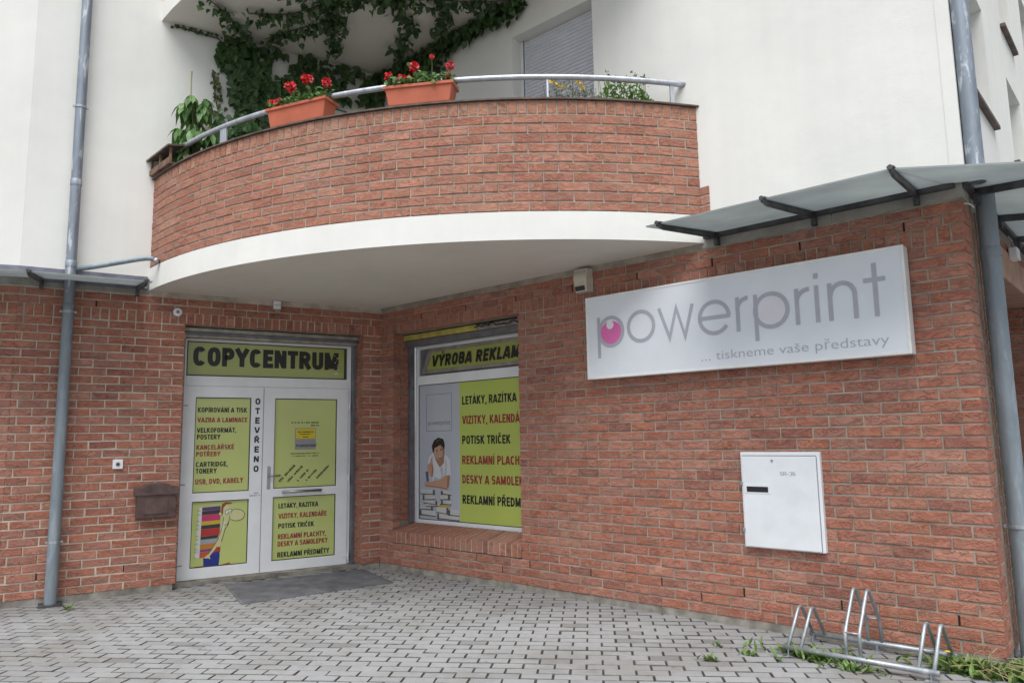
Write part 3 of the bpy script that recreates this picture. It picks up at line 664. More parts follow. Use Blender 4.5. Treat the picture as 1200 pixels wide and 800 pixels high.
# ------------------------------------------------------------------ right brick wall with the window
WL, WR, WT, WS = .240, 2.287, 33*C_-.006, 3*C_+.005
wallB = thing('brick_wall', 'ground floor brick wall carrying the white lettered sign board', 'wall', FB, (UB/2, 0, 0))
mb = MB(); openings_boxes(mb, -.3, UB-.008, 0, 3.10, -.36, -.0075, [(WL-.012, WR+.012, WS-.01, WT+.012)]); part('mortar', mb, M['mortar_grey'], wallB)
items = wall_items(.0, UB, UB, [(WL, WR, WS-.02, WT)], M['brick'], lambda idx: .115 if idx % 2 == 0 else .24)
items += jamb_items(WL, 1, WS+.2, WT, M['brick'])+jamb_items(WR, -1, WS+.2, WT, M['brick'])
SIGN = (3.268, 6.030, 1.984, 2.753)
def hidB(it):
    p = it[0].translation; return p.y > .05 or (SIGN[0] < p.x-it[1]/2 and p.x+it[1]/2 < SIGN[1] and SIGN[2] < p.z and p.z+BH < SIGN[3]) or (4.70 < p.x-it[1]/2 and p.x+it[1]/2 < 5.31 and .57 < p.z and p.z+BH < 1.30)
lay(wallB, FB, items, hidB, 300)
# sloping header sill: bricks on edge
sill = []
k = 0
while WL+k*C_+.03 < WR:
    a = WL+k*C_+.004; b = min(WR, a+.068); mb = MB(); c = .004
    f = [(a, .004, WS), (b, .004, WS), (b, .004, WS+.128), (a, .004, WS+.128)]; bk_ = [(a, -.31, WS+.0), (b, -.31, WS+.0), (b, -.31, WS+.205), (a, -.31, WS+.205)]
    for q in range(4): f[q] = (f[q][0], f[q][1]+rnd.uniform(-.002, .002), f[q][2]+rnd.uniform(-.001, .001))
    mb.add(f+bk_, [(0, 1, 2, 3), (3, 2, 6, 7), (4, 0, 3, 7), (1, 5, 6, 2)])
    part('sill_brick', mb, M['brick'], wallB); k += 1
mb = MB(); mb.add([(WL, -.001, WS), (WR, -.001, WS), (WR, -.002, WS+.1255), (WL, -.002, WS+.1255), (WL, -.31, WS), (WR, -.31, WS), (WR, -.31, WS+.2025), (WL, -.31, WS+.2025)], [(0, 1, 2, 3), (3, 2, 6, 7)])
part('sill_mortar', mb, M['mortar'], wallB)
mb = MB(); mb.box(0, UB-.01, -.3, -.006, -.25, .001); part('plinth', mb, M['concrete'], wallB)
mb = MB()
u_ = 4.32
for a, b in ((4.42, 5.52), (5.525, 6.40)): mb.box(a, b, -.25, -.004, 3.046, 3.215)
part('concrete_band', mb, M['conc_band'], wallB)
mb = MB()
for k in range(0, 9):
    q = UB-.25*(1+3*k)
    if q > .1: mb.box(q-.006, q+.006, -.03, -.0055, 2*C_+.001, 2*C_+BH-.001)
    q = UB-.125-.25*(3*k+2)
    if k % 3 == 2 and q > .1: mb.box(q-.006, q+.006, -.03, -.0055, C_+.001, C_+BH-.001)
    q = UB-.125-.25*(3*k+1)
    if q > .3: mb.box(q-.006, q+.006, -.03, -.0055, 34.5*C_+.001, 34.5*C_+BH-.001)
part('weep_hole', mb, M['hole'], wallB, kind='stuff')
# shop window
NW = -.33
win = bpy.data.objects.new('shop_window', None); COL.objects.link(win); win.parent = wallB; win.empty_display_size = .1
win.location = (1.26-UB/2, -NW, .4); ORG[win.name] = (1.26, NW, .4)
mb = MB(); ring(mb, .268, 2.27, .40, 2.62, .06, NW-.06, NW, wb=.10, wt=.05)
mb.box(.328, 2.21, NW-.06, NW, 2.125, 2.238); part('window_frame', mb, M['pvc'], win, bevel=.004)
mb = MB(); mb.box(.325, 1.047, NW-.04, NW-.012, .495, 2.13); part('poster_panel', mb, M['poster_grey'], win, label='pale grey poster panel with a seated man')
mb = MB(); mb.box(1.047, 2.215, NW-.04, NW-.012, .495, 2.13); part('poster_panel', mb, M['lime_bright'], win, label='lime green poster panel with a list of goods')
mb = MB(); ring(mb, .328, 2.21, .50, 2.125, .008, NW-.03, NW-.005); part('rubber_seal', mb, M['pvc_dark'], win)
NQ = NW-.0105
for body, u0, u1, zb, zt, col in [('LETÁKY, RAZÍTKA', 1.096, 1.951, 1.853, 1.950, 'black'), ('VIZITKY, KALENDÁŘE', 1.097, 2.12, 1.625, 1.722, 'red'), ('POTISK TRIČEK', 1.092, 1.852, 1.396, 1.492, 'black'),
        ('REKLAMNÍ PLACHTY', 1.089, 2.115, 1.165, 1.262, 'red'), ('DESKY A SAMOLEPKY', 1.089, 2.17, .945, 1.042, 'red'), ('REKLAMNÍ PŘEDMĚTY', 1.09, 2.18, .716, .815, 'black')]:
    mb = MB(); text(mb, body, u0, u1, zb, zt, NQ, .20); part('lettering', mb, M[col], win)
mb = MB(); ring(mb, .463, .92, 1.553, 2.002, .006, NQ-.002, NQ); part('logo_square', mb, M['ink'], win)
mb = MB(); font_text(mb, 'powerprint', .494, .889, 1.628, 1.672, NQ, .5); part('lettering', mb, M['ink'], win)
mb = MB(); P2 = ['skin', 'hair', 'shirt', 'jeans', 'page', 'cover', 'face_dark', 'b_yellow', 'c_white', 'skin_shade', 'shirt_shade', 'page_grey', 'hair_light']; ix = {k: i for i, k in enumerate(P2)}
def q3(x, y):                                     # sheet coordinates of the printed picture
    return (.345+(x-75)/(385-75)*.70, 1.480-(y-80)/(735-80)*.965)
def pp(col, pts, n): mb.cur = ix[col]; mb.poly([q3(*p) for p in pts][::-1], NQ+n)
pp('jeans', [(120, 360), (175, 350), (190, 440), (130, 440)], .0004)
pp('shirt', [(140, 300), (150, 240), (185, 205), (220, 290), (255, 310), (275, 215), (315, 260), (322, 380), (265, 390), (255, 450), (150, 440)], .0008)
pp('shirt_shade', [(150, 300), (172, 230), (182, 240), (166, 330), (178, 430), (152, 436)], .0009)
pp('shirt_shade', [(235, 330), (258, 312), (262, 380), (248, 440), (236, 440), (246, 380)], .0009)
pp('shirt_shade', [(276, 230), (290, 300), (284, 384), (270, 386), (278, 310)], .0009)
pp('shirt_shade', [(190, 400), (235, 415), (240, 445), (180, 445)], .0009)
pp('skin_shade', [(195, 250), (268, 230), (268, 285), (235, 325), (215, 290)], .0011)
def oval(col, cx, cy, rx, ry, n, rot=0):
    pp(col, [(cx+rx*math.cos(a)*math.cos(rot)-ry*math.sin(a)*math.sin(rot), cy+rx*math.cos(a)*math.sin(rot)+ry*math.sin(a)*math.cos(rot)) for a in [2*math.pi*i/20 for i in range(20)]], n)
oval('skin_shade', 229, 206, 43, 69, .0013, -.15); oval('skin', 222, 200, 35, 62, .0014, -.15)
pp('skin_shade', [(214, 205), (220, 222), (208, 224)], .0016); oval('skin_shade', 236, 246, 18, 10, .0016)
pp('hair', [(180, 200), (172, 150), (190, 105), (225, 82), (262, 95), (275, 140), (268, 190), (262, 165), (240, 140), (212, 160), (195, 165), (190, 205)], .0018)
pp('hair_light', [(205, 110), (232, 92), (252, 104), (226, 108), (212, 124)], .0020)
for c_, cx, cy, rx, ry in (('face_dark', 214, 192, 7, 4), ('face_dark', 244, 186, 7, 4), ('face_dark', 212, 181, 10, 3), ('face_dark', 246, 175, 10, 3), ('face_dark', 236, 240, 15, 8), ('c_white', 236, 238, 11, 4)): oval(c_, cx, cy, rx, ry, .0022 if c_ != 'c_white' else .0026)
pp('skin', [(138, 300), (160, 290), (168, 250), (178, 250), (180, 300), (186, 345), (180, 400), (160, 400), (135, 340)], .0022)
pp('skin_shade', [(166, 296), (180, 300), (186, 345), (180, 400), (168, 398), (174, 340)], .0024)
pp('skin', [(112, 440), (150, 440), (230, 425), (275, 385), (312, 385), (305, 470), (290, 498), (210, 485), (120, 480)], .0018)
pp('skin_shade', [(120, 470), (210, 474), (290, 486), (290, 498), (210, 485), (120, 480)], .0020); pp('skin_shade', [(292, 386), (312, 385), (305, 470), (292, 492), (288, 470)], .0020)
for yy in (300, 318, 336): pp('skin_shade', [(142, yy), (160, yy-4), (160, yy-1), (142, yy+3)], .0024)
bkz = [(85, 195, 505, 545), (100, 200, 548, 588), (108, 215, 592, 622), (245, 320, 508, 540), (240, 312, 542, 580), (245, 320, 584, 618), (80, 180, 640, 668), (75, 200, 672, 715), (212, 300, 640, 690), (215, 380, 690, 735), (130, 250, 612, 640), (300, 378, 655, 700)]
for k, (x0, x1, y0, y1) in enumerate(bkz):
    t_ = rnd.uniform(-6, 6)
    pp('page', [(x0, y0+t_), (x1, y0-t_), (x1, y1-t_-4), (x0, y1+t_-4)], .0010+.00012*k)
    for q_ in range(3): yy = y0+(y1-y0)*(.2+.22*q_); pp('page_grey', [(x0+4, yy), (x1-4, yy-t_*.5), (x1-4, yy+2-t_*.5), (x0+4, yy+2)], .0026+.0001*k)
    pp('cover', [(x0-3, y1+t_-8), (x1+3, y1-t_-8), (x1+3, y1-t_), (x0-3, y1+t_)], .0030+.0001*k)
    pp('cover', [(x0 if k % 2 else x1-14, y0), (x0+14 if k % 2 else x1, y0), (x0+14 if k % 2 else x1, y1), (x0 if k % 2 else x1-14, y1)], .0046)
pp('b_yellow', [(225, 622), (318, 622), (318, 634), (225, 640)], .005)
part('poster_print', mb, [M[k] for k in P2], win, label='printed young man in white shirt leaning on stacked books')
mb = MB(); mb.box(.33, 2.21, NW-.05, NW-.03, 2.238, 2.57); part('transom_pane', mb, M['steel_guide'], win)
# tilted transom light carrying the second headline
mb = MB()
def tr_(u, z, d=0): return (u, NW-.018+d-(z-2.26)*.02, z)
g_ = [(.470, 2.30), (2.20, 2.30), (2.20, 2.528), (.575, 2.520)]; o_ = [(.385, 2.262), (2.24, 2.262), (2.24, 2.588), (.520, 2.582)]
mb.add([tr_(*p, .004) for p in g_], [(0, 1, 2, 3)]); part('headline_panel', mb, M['lime_shaded'], win)
mb = MB(); vs = [tr_(*p, .016) for p in o_]+[tr_(*p, .016) for p in g_]+[tr_(*p, -.01) for p in o_]+[tr_(*p, -.0) for p in g_]
mb.add(vs, [(i, (i+1) % 4, (i+1) % 4+4, i+4) for i in range(4)]+[(i+8, (i+1) % 4+8, (i+1) % 4, i) for i in range(4)]+[(i+4, (i+1) % 4+4, (i+1) % 4+12, i+12) for i in range(4)]); part('headline_frame', mb, M['old_alu'], win)
mb = MB(); text(mb, 'VÝROBA REKLAMY', .560, 2.12, 2.338, 2.478, NW-.010, .215, slant=.20); part('lettering', mb, M['black'], win, label='slanted black headline VÝROBA REKLAMY')
mb = MB(); mb.box(WL+.003, 1.52, -.26, -.16, 2.675, WT-.003); part('shutter_bar', mb, M['yellow_bar'], win, bevel=.008, label='yellowed shutter bar under the lintel')
mb = MB(); mb.box(1.525, WR-.003, -.26, -.17, 2.672, WT-.006); part('shutter_bar', mb, M['old_alu'], win, bevel=.006)
mb = MB()
for k in range(7):
    u_ = 1.5+k*.11; mb.tube([(u_, -.15, 2.70+rnd.uniform(-.02, .02)), (u_+.06, -.145, 2.71+rnd.uniform(-.025, .03)), (u_+.12, -.15, 2.70+rnd.uniform(-.02, .02))], .006, 6)
part('loose_cable', mb, M['hole'], win)
mb = MB(); mb.box(WL+.003, WR-.003, -.30, -.19, 2.60, 2.668); part('shutter_box', mb, M['steel_guide'], win)
mb = MB(); mb.box(WL+.004, WL+.05, -.29, -.235, .47, 2.60); mb.box(WR-.05, WR-.004, -.29, -.235, .47, 2.60); part('guide_rail', mb, M['steel_guide'], win)
mb = MB(); mb.box(WL-.01, WR+.01, -.5, -.40, .3, 2.8); part('dark_interior', mb, M['hole'], win)

# ------------------------------------------------------------------ side wall round the right corner
wallC = thing('brick_wall', 'side brick wall with pinkish beam beyond the right drainpipe', 'wall', FC, (1.5, 0, 0))
mb = MB(); mb.box(.012, .25, -.3, -.006, 0, 3.045); mb.box(.25, .49, -.3, -.018, 0, 3.045); mb.box(.49, 1.0, -.3, -.006, 0, 3.045); mb.box(1.0, 6, -.3, -.006, 2.96, 3.045); part('mortar', mb, M['mortar_grey'], wallC)
items = []
for idx, z, kind in courses():
    ht = BH if kind == 'row' else .119
    if idx % 2 == 0: items.append((Matrix.Translation((.187, 0, z)), .115, ht, .06, M['brick']))
    items.append((Matrix.Translation((.37, .013, z)), .225, ht, .04, M['brick_soldier']))
    if idx % 2: items += [(Matrix.Translation((.62, 0, z)), .24, ht, .06, M['brick']), (Matrix.Translation((.87, 0, z)), .24, ht, .06, M['brick'])]
    else: items += [(Matrix.Translation((.557, 0, z)), .115, ht, .06, M['brick']), (Matrix.Translation((.745, 0, z)), .24, ht, .06, M['brick']), (Matrix.Translation((.932, 0, z)), .115, ht, .06, M['brick'])]
    if z > 2.95:
        for k in range(18): items.append((Matrix.Translation((1.12+k*.25, 0, z)), .24, ht, .06, M['brick']))
lay(wallC, FC, items, lambda it: False, 300)
mb = MB(); mb.box(.9, 6, -.3, .012, 2.69, 2.955); part('beam', mb, M['beam'], wallC, bevel=.01)
mb = MB(); mb.box(0, 1.0, -.3, -.02, -.25, .002); part('plinth', mb, M['concrete'], wallC)
mb = MB(); mb.box(.3, 6.2, -4.0, -.3, 2.72, 2.9); part('passage_ceiling', mb, M['beam'], wallC)
FP2 = frame((0, 3.3), (1, 0))
wallD = thing('brick_wall', 'brick back wall of the passage seen right of the corner drainpipe', 'wall', FP2, (5.6, 0, 0))
mb = MB(); mb.box(3.8, 7.0, -.3, -.012, -.2, 2.74); part('mortar', mb, M['mortar_grey'], wallD)
its = [it for it in wall_items(4.5, 7.0, 7.0, [], M['brick']) if it[0].translation.z < 2.68]
lay(wallD, FP2, its, lambda it: False, 60)

# ------------------------------------------------------------------ upper storey
upst = thing('upper_storey', 'cream plastered upper storey with grey roller shutter above the brick walls', 'building', FB, (3, 0, 3.2))
NZ = .004; NC = .03; ZT = 10.5
def add_frame(mb, src, fr):                       # copy geometry from another frame into FB coordinates
    T = FB.inverted() @ fr; b = len(mb.v)
    for v in src.v:
        q = T @ Vector((v[0], -v[1], v[2])); mb.v.append((q.x, -q.y, q.z))
    mb.f += [tuple(b+i for i in f) for f in src.f]; mb.m += [mb.cur]*len(src.f)
mb = MB(); openings_boxes(mb, 0, UB+NC, 3.216, ZT, -.25, NZ, [(2.283, 3.362, 4.25, 5.833)]); part('plaster_wall', mb, M['plaster'], upst)
a = MB(); openings_boxes(a, -SA, 0, 3.216, ZT, -.25, NZ, []); mb = MB(); add_frame(mb, a, FA); part('plaster_wall', mb, M['plaster'], upst)
a = MB(); openings_boxes(a, -3.5, 0, 3.216, ZT, -.25, NZ, []); mb = MB(); add_frame(mb, a, FF); part('plaster_wall', mb, M['plaster'], upst)
opsC = [(.36, 1.50, 4.02, 5.075), (2.58, 3.40, 4.0, 4.86), (2.60, 3.3, 5.40, 6.6), (4.3, 5.2, 5.4, 6.6), (4.4, 5.3, 4.0, 4.9), (.5, 1.5, 6.6, 8)]
a = MB(); openings_boxes(a, .25, 9, 3.216, ZT, -.25, NC, opsC); a.box(-NZ+.0005, .25, -.2, NC, 3.216, ZT, 'b'); mb = MB(); add_frame(mb, a, FC); part('plaster_wall', mb, M['plaster'], upst)
for (a0, a1, z0, z1) in opsC:
    a = MB(); a.box(a0, a1, -.22, -.17, z0, z1); mb = MB(); add_frame(mb, a, FC); wn = part('window', mb, M['pvc'], upst)
    a = MB(); a.box(a0+.06, a1-.06, -.18, -.165, z0+.06, z1-.06); mb = MB(); add_frame(mb, a, FC); part('pane', mb, M['pane'], wn)
    a = MB(); a.box(a0-.06, a1+.03, -.17, .075, z0-.035, z0-.004); mb = MB(); add_frame(mb, a, FC); part('window_sill', mb, M['coping'], wn)
a = MB(); a.box(-NZ-.005, .03, -.05, NC+.005, 3.217, ZT); mb = MB(); add_frame(mb, a, FC); part('corner_bead', mb, M['plaster'], upst)
# roller shutter: each slat a real ridge
mb = MB(); mb.box(2.34, 3.362, -.2, -.165, 4.25, 5.833)
for k in range(38):
    z = 4.26+k*.0412; mb.add([(2.34, -.163, z), (3.362, -.163, z), (3.362, -.150, z+.014), (2.34, -.150, z+.014), (2.34, -.156, z+.036), (3.362, -.156, z+.036), (2.34, -.164, z+.0395), (3.362, -.164, z+.0395)], [(0, 1, 2, 3), (3, 2, 5, 4), (4, 5, 7, 6)])
part('roller_shutter', mb, M['slat'], upst)
mb = MB(); mb.box(2.284, 2.341, -.2, -.14, 4.25, 5.832); part('shutter_guide', mb, M['pvc'], upst)
mb = MB(); mb.box(2.325, 2.341, -.139, -.137, 4.25, 5.832); part('guide_slot', mb, M['steel_guide'], upst)

# ------------------------------------------------------------------ balcony
CC = Vector((-.1827, 2.9025)); RB = 5.4668
TH0 = math.atan2((Adir*2.645).y-CC.y, (Adir*2.645).x-CC.x); TH1 = math.atan2(-CC.y, 4.45-CC.x)
def bp(th, r, z): return (CC.x+r*math.cos(th), -(CC.y+r*math.sin(th)), z)      # (u, n, z) in FB
def arc_band(mb, prof, t0, t1, k=48, close=False):
    b = len(mb.v); m_ = len(prof)
    for i in range(k+1):
        th = t0+(t1-t0)*i/k
        for (dr, z) in prof: mb.v.append(bp(th, RB+dr, z))
    n_ = m_ if close else m_-1
    for i in range(k):
        for j in range(n_):
            p, q = b+i*m_+j, b+i*m_+(j+1) % m_; mb.f.append((p, p+m_, q+m_, q)); mb.m.append(mb.cur)
    if close:
        mb.f.append(tuple(b+j for j in range(m_))); mb.m.append(mb.cur); mb.f.append(tuple(b+k*m_+j for j in range(m_-1, -1, -1))); mb.m.append(mb.cur)
ZS, ZB = 3.092, 3.335
balc = thing('balcony', 'curved brick balcony with steel handrail above the shop entrance', 'balcony', FB, bp((TH0+TH1)/2, RB, ZS))
def slab_disc(mb, z, t0, t1, r=0, k=48, down=True):
    pts = [(-.12, .02, z)]+[bp(t0+(t1-t0)*i/k, RB+r, z) for i in range(k+1)]
    b = len(mb.v); mb.v += pts
    for i in range(k): mb.f.append((b, b+i+1, b+i+2) if not down else (b, b+i+2, b+i+1)); mb.m.append(mb.cur)
mb = MB(); arc_band(mb, [(0, ZS), (0, ZB)], TH0-.002, TH1+.004); part('slab_edge', mb, M['plaster'], balc, smooth=True)
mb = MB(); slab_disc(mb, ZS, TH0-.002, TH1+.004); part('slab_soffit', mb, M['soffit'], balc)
mb = MB(); slab_disc(mb, ZB+.02, TH0-.002, TH1+.004, -.1, down=False); part('slab_floor', mb, M['conc_band'], balc)
mb = MB(); arc_band(mb, [(-.006, ZB), (-.006, 4.318), (-.23, 4.318), (-.23, ZB)], TH0-.004, TH1+.006); part('mortar', mb, M['mortar_grey'], balc)
items = []
n_c = 10; cz = (4.318-.124-ZB)/n_c
arc = RB*(TH1-TH0); nb = round(arc/.2505); dth = (TH1-TH0)/nb
def bitem(tc, wd, z, ht, mat, dr=0):
    p = bp(tc, RB+dr+rnd.uniform(-.002, .002), z)
    return (Matrix.Translation((p[0], -p[1], p[2])) @ Matrix.Rotation(tc+math.pi/2, 4, 'Z') @ Matrix.Rotation(rnd.uniform(-.004, .004), 4, 'Y'), wd, ht, .06, mat)
for r_ in range(n_c):
    z = ZB+r_*cz+.004
    js = [TH0]+[TH0+(i+(.5 if r_ % 2 else 1))*dth for i in range(nb-(0 if r_ % 2 else 1))]+[TH1]
    for i in range(len(js)-1):
        wd = (js[i+1]-js[i])*RB-JT
        if wd > .03: items.append(bitem((js[i]+js[i+1])/2, wd, z, cz-.0118, M['brick_balcony']))
ns = nb*3; ds = (TH1-TH0)/ns
for i in range(ns): items.append(bitem(TH0+(i+.5)*ds, ds*RB-.0105, 4.318-.121, .119, M['brick_soldier']))
for r_ in range(3): items.append((Matrix.Translation((4.488, -.016, ZB+r_*cz+.004)), .085, cz-.0118, .06, M['brick_balcony']))
lay(balc, FB, items, lambda it: False, 300)
mb = MB(); arc_band(mb, [(.024, 4.319), (.024, 4.333), (-.10, 4.347), (-.26, 4.347), (-.26, 4.319)], TH0-.004, TH1+.012, close=True); part('coping', mb, M['coping'], balc)
ZR = 4.575
mb = MB(); mb.tube([bp(R(-92.0)+(R(-32.6)+R(92.0))*i/50, RB-.10, ZR) for i in range(51)], .0255, 12); part('handrail', mb, M['rail'], balc, smooth=True)
for th, wd in ((math.atan2(-2.412-CC.y, .565-CC.x), .05), (math.atan2(-.965-CC.y, 3.538-CC.x), .008), (math.atan2(-.099-CC.y, 4.266-CC.x), .018)):
    mb = MB(); p = bp(th, RB-.10, 0); q = bp(th+.004, RB-.10, 0); d = Vector((q[0]-p[0], q[1]-p[1])).normalized()*wd; e = Vector((-d.y, d.x)).normalized()*.008
    c4 = [(p[0]+s*d.x+t*e.x, p[1]+s*d.y+t*e.y) for s, t in ((-1, -1), (1, -1), (1, 1), (-1, 1))]
    mb.add([(x, y, 4.345) for x, y in c4]+[(x, y, ZR-.02) for x, y in c4], [(0, 1, 5, 4), (1, 2, 6, 5), (2, 3, 7, 6), (3, 0, 4, 7)]); part('rail_post', mb, M['rail'], balc)
# balcony of the next storey, mostly above the picture
balu = thing('balcony', 'cream underside of the next balcony overgrown by vine at the top', 'balcony', FB, bp((TH0+TH1)/2, RB, 6.19))
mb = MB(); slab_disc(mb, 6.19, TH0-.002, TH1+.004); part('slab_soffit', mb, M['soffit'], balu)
mb = MB(); arc_band(mb, [(0, 6.19), (0, 6.43)], TH0-.002, TH1+.004); part('slab_edge', mb, M['plaster'], balu, smooth=True)
mb = MB(); slab_disc(mb, 6.44, TH0-.002, TH1+.004, down=False); part('slab_floor', mb, M['conc_band'], balu)
mb = MB(); arc_band(mb, [(-.012, 6.43), (-.012, 7.42), (-.23, 7.42), (-.23, 6.43)], TH0-.002, TH1+.004); part('mortar', mb, M['mortar_grey'], balu)
items = []
for r_ in range(11):
    for i in range(nb): items.append(bitem(TH0+(i+.5+(.5 if r_ % 2 else 0))*dth, .239, 6.434+r_*.0895, .077, M['brick_balcony']))
lay(balu, FB, items, lambda it: True, 0)

# ------------------------------------------------------------------ canopies
def bracket(parent, p_in, p_out):                 # T-shaped arm under the glass, world points
    a, b = Vector(p_in), Vector(p_out); d = (b-a).normalized(); s = d.cross(Vector((0, 0, 1))).normalized(); 
    e = b+d*.035; mb = MB()
    def sec(p, h, wd): return [p+s*wd, p-s*wd, p-s*wd-Vector((0, 0, h)), p+s*wd-Vector((0, 0, h))]
    vs = sec(a+Vector((0, 0, .012)), .056, .011)+sec(b-d*.06+Vector((0, 0, .012)), .040, .011)+sec(e+Vector((0, 0, .016)), .022, .011)
    vs = [tuple(v) for v in vs]; mb.add([(x, -y, z) for x, y, z in vs], [(0, 1, 2, 3), (11, 10, 9, 8)]+[(i+4*k, i+4*k+4, (i+1) % 4+4*k+4, (i+1) % 4+4*k) for k in (0, 1) for i in range(4)])
    part('bracket', mb, M['dark_metal'], parent, bevel=.004)
    t = Vector((0, 0, .018)); mb = MB(); vs = []
    for p in (a, e):
        for q in (-.020, .020):
            for h in (.0, .012): vs.append(tuple(p+s*q+t+Vector((0, 0, h))))
    mb.add([(x, -y, z) for x, y, z in vs], [(0, 2, 3, 1), (4, 5, 7, 6), (0, 4, 6, 2), (1, 3, 7, 5), (0, 1, 5, 4), (2, 6, 7, 3)]); part('clamp_strip', mb, M['dark_metal'], parent)
    c = MB(); c.tube([(e.x, -e.y, e.z+.02), (e.x+d.x*.012, -(e.y+d.y*.012), e.z+.02)], .016, 10); part('end_cap', c, M['dark_metal'], parent)
    c = MB(); c.box(a.x-.018, a.x+.018, -a.y-.015, -a.y+.03, a.z-.10, a.z-.03); part('wall_shoe', c, M['dark_metal'], parent)
def plate(parent, pts, th=.012, name='glass_pane'):
    mb = MB(); k = len(pts); n_ = (Vector(pts[1])-Vector(pts[0])).cross(Vector(pts[2])-Vector(pts[0])).normalized(); n_ = n_ if n_.z > 0 else -n_
    lo = [(x, -y, z) for x, y, z in pts]; hi = [(x+n_.x*th, -(y+n_.y*th), z+n_.z*th) for x, y, z in pts]
    mb.add(lo+hi, [tuple(range(k-1, -1, -1)), tuple(range(k, 2*k))]+[(i, (i+1) % k, (i+1) % k+k, i+k) for i in range(k)])
    return part(name, mb, M['glass'], parent)
ZI, ZO, DO = 3.155, 3.030, .965
canR = thing('glass_canopy', 'frosted glass canopy on dark brackets above the white sign board', 'canopy', FB, (5.4, 0, 3.15))
xs = [4.47, 4.60, 5.400, 6.19]
for a, b in ((xs[0], 5.398), (5.402, 6.205)):
    plate(canR, [(a, -.002, ZI), (b if b < 6 else 6.30, -.002, ZI), (b, -DO, ZO), (a, -DO, ZO)])
XC = UB+.03
plate(canR, [(6.306, -.004, ZI), (XC, .02, ZI), (XC+.001, .25, ZI), (XC+DO, -.10, ZO), (6.211, -DO-.004, ZO)])
yb = [.25, 1.15, 2.05, 2.95, 3.85, 4.75]
for i, (a, b) in enumerate(zip(yb[:-1], yb[1:])):
    plate(canR, [(XC, a+.003, ZI), (XC, b-.003, ZI), (XC+DO, b-.003, ZO), (XC+DO, a+.003 if i else -.094, ZO)])
for x in (4.585, 5.400): bracket(canR, (x, -.02, ZI-.012), (x, -DO, ZO-.012))
bracket(canR, (6.12, -.02, ZI-.012), (6.207, -DO-.01, ZO-.012))
bracket(canR, (XC+.02, .25, ZI-.012), (XC+DO, -.10, ZO-.012))
for y in yb[1:]: bracket(canR, (XC+.02, y, ZI-.012), (XC+DO, y, ZO-.012))
mb = MB(); mb.box(4.47, UB+.03, .0045, .018, 3.150, 3.225); mb.box(4.47, 6.36, .0, .05, 3.115, 3.150); part('wall_flashing', mb, M['dark_metal'], canR)
mb = MB(); a = MB(); a.box(-.03, 5, .031, .045, 3.150, 3.235); a.box(.02, 5, .0, .05, 3.115, 3.150); add_frame(mb, a, FC); part('wall_flashing', mb, M['dark_metal'], canR)
# left canopy
canL = thing('glass_canopy', 'shallow grey canopy crossing the left drainpipe above the brick wall', 'canopy', FA, (-3.2, 0, 3.15))
ZIL, ZOL = 3.13, 2.992
def W_(fr, u, n, z): q = fr @ Vector((u, -n, z)); return (q.x, q.y, q.z)
canL_fr = FA
def partA(name, wpts_mb, mat, parent): pass
# build in FA coordinates through a small transform
TA = FA.inverted()
def toA(p): q = TA @ Vector(p); return (q.x, q.y, q.z)
plate(canL, [(-2.70, -.002*-1, ZIL), (-3.62, .002, ZIL), (-3.70, -DO, ZOL), (-2.70, -DO, ZOL)])
e0 = toA(W_(FF, -.02, .0, ZIL)); e1 = toA(W_(FF, -2, .0, ZIL)); e2 = toA(W_(FF, -2, DO, ZOL))
plate(canL, [(-3.626, .002, ZIL), (e1[0], e1[1], ZIL), (e2[0], e2[1], ZOL), (-3.706, -DO, ZOL)])
bracket(canL, (-2.755, -.02, ZIL-.012), (-2.755, -DO, ZOL-.012)); bracket(canL, (-3.62, -.02, ZIL-.012), (-3.70, -DO, ZOL-.012))
mb = MB(); mb.box(-SA-.008, -2.66, .005, .030, 3.17, 3.235); mb.box(-3.65, -2.66, .0, .045, 3.10, 3.128); part('wall_flashing', mb, M['flash'], canL)
a = MB(); a.box(-2, 0, .005, .0305, 3.1705, 3.236); mb = MB(); T = FA.inverted() @ FF
for v in a.v: q = T @ Vector((v[0], -v[1], v[2])); mb.v.append((q.x, -q.y, q.z))
mb.f = a.f; mb.m = a.m; part('wall_flashing', mb, M['flash'], canL)

# ------------------------------------------------------------------ drainpipes
def pipe_with_joints(name, label, fr, u, n, z0, z1, r, joints, mat, clips=(), extra=None):
    t = thing(name, label, 'drainpipe', fr, (u, n, z0))
    mb = MB(); mb.tube([(u, n, z0), (u, n, z1)], r, 20, False); part('pipe', mb, M[mat], t, smooth=True)
    for z in joints:
        mb = MB(); mb.tube([(u, n, z-.05), (u, n, z+.012), (u, n, z+.016)], [r+.0035, r+.0055, r+.001], 20, False); part('sleeve', mb, M[mat], t, smooth=True)
    for z in clips:
        mb = MB(); mb.tube([(u, n, z-.012), (u, n, z+.012)], r+.006, 18); mb.box(u-r-.024, u+r+.024, n-.006, n+.006, z-.010, z+.010); mb.box(u-.012, u+.012, 0, n, z-.01, z+.01); part('clip', mb, M['galv'], t)
    return t
pl_ = pipe_with_joints('drainpipe', 'tall zinc drainpipe running down the left wall beside the mailbox', FA, -3.377, .095, GZ, 9, .050, [3.30, 4.16, 2.86], 'zinc', [4.96, 2.79, .53])
mb = MB(); mb.tube([(-3.377, .095, GZ), (-3.377, .095, 1.2), (-3.377, .095, 2.84)], [.0565, .054, .0515], 20, False); part('lower_pipe', mb, M['zinc_low'], pl_, smooth=True)
mb = MB(); mb.box(-3.377-.10, -3.377+.10, .0, .20, GZ-.01, GZ+.018); part('foot_plate', mb, M['dark_metal'], pl_)
pipe_with_joints('drainpipe', 'zinc drainpipe on the cream wall at the upper right corner', FC, .06, .09, 3.14, 9, .058, [], 'zinc')
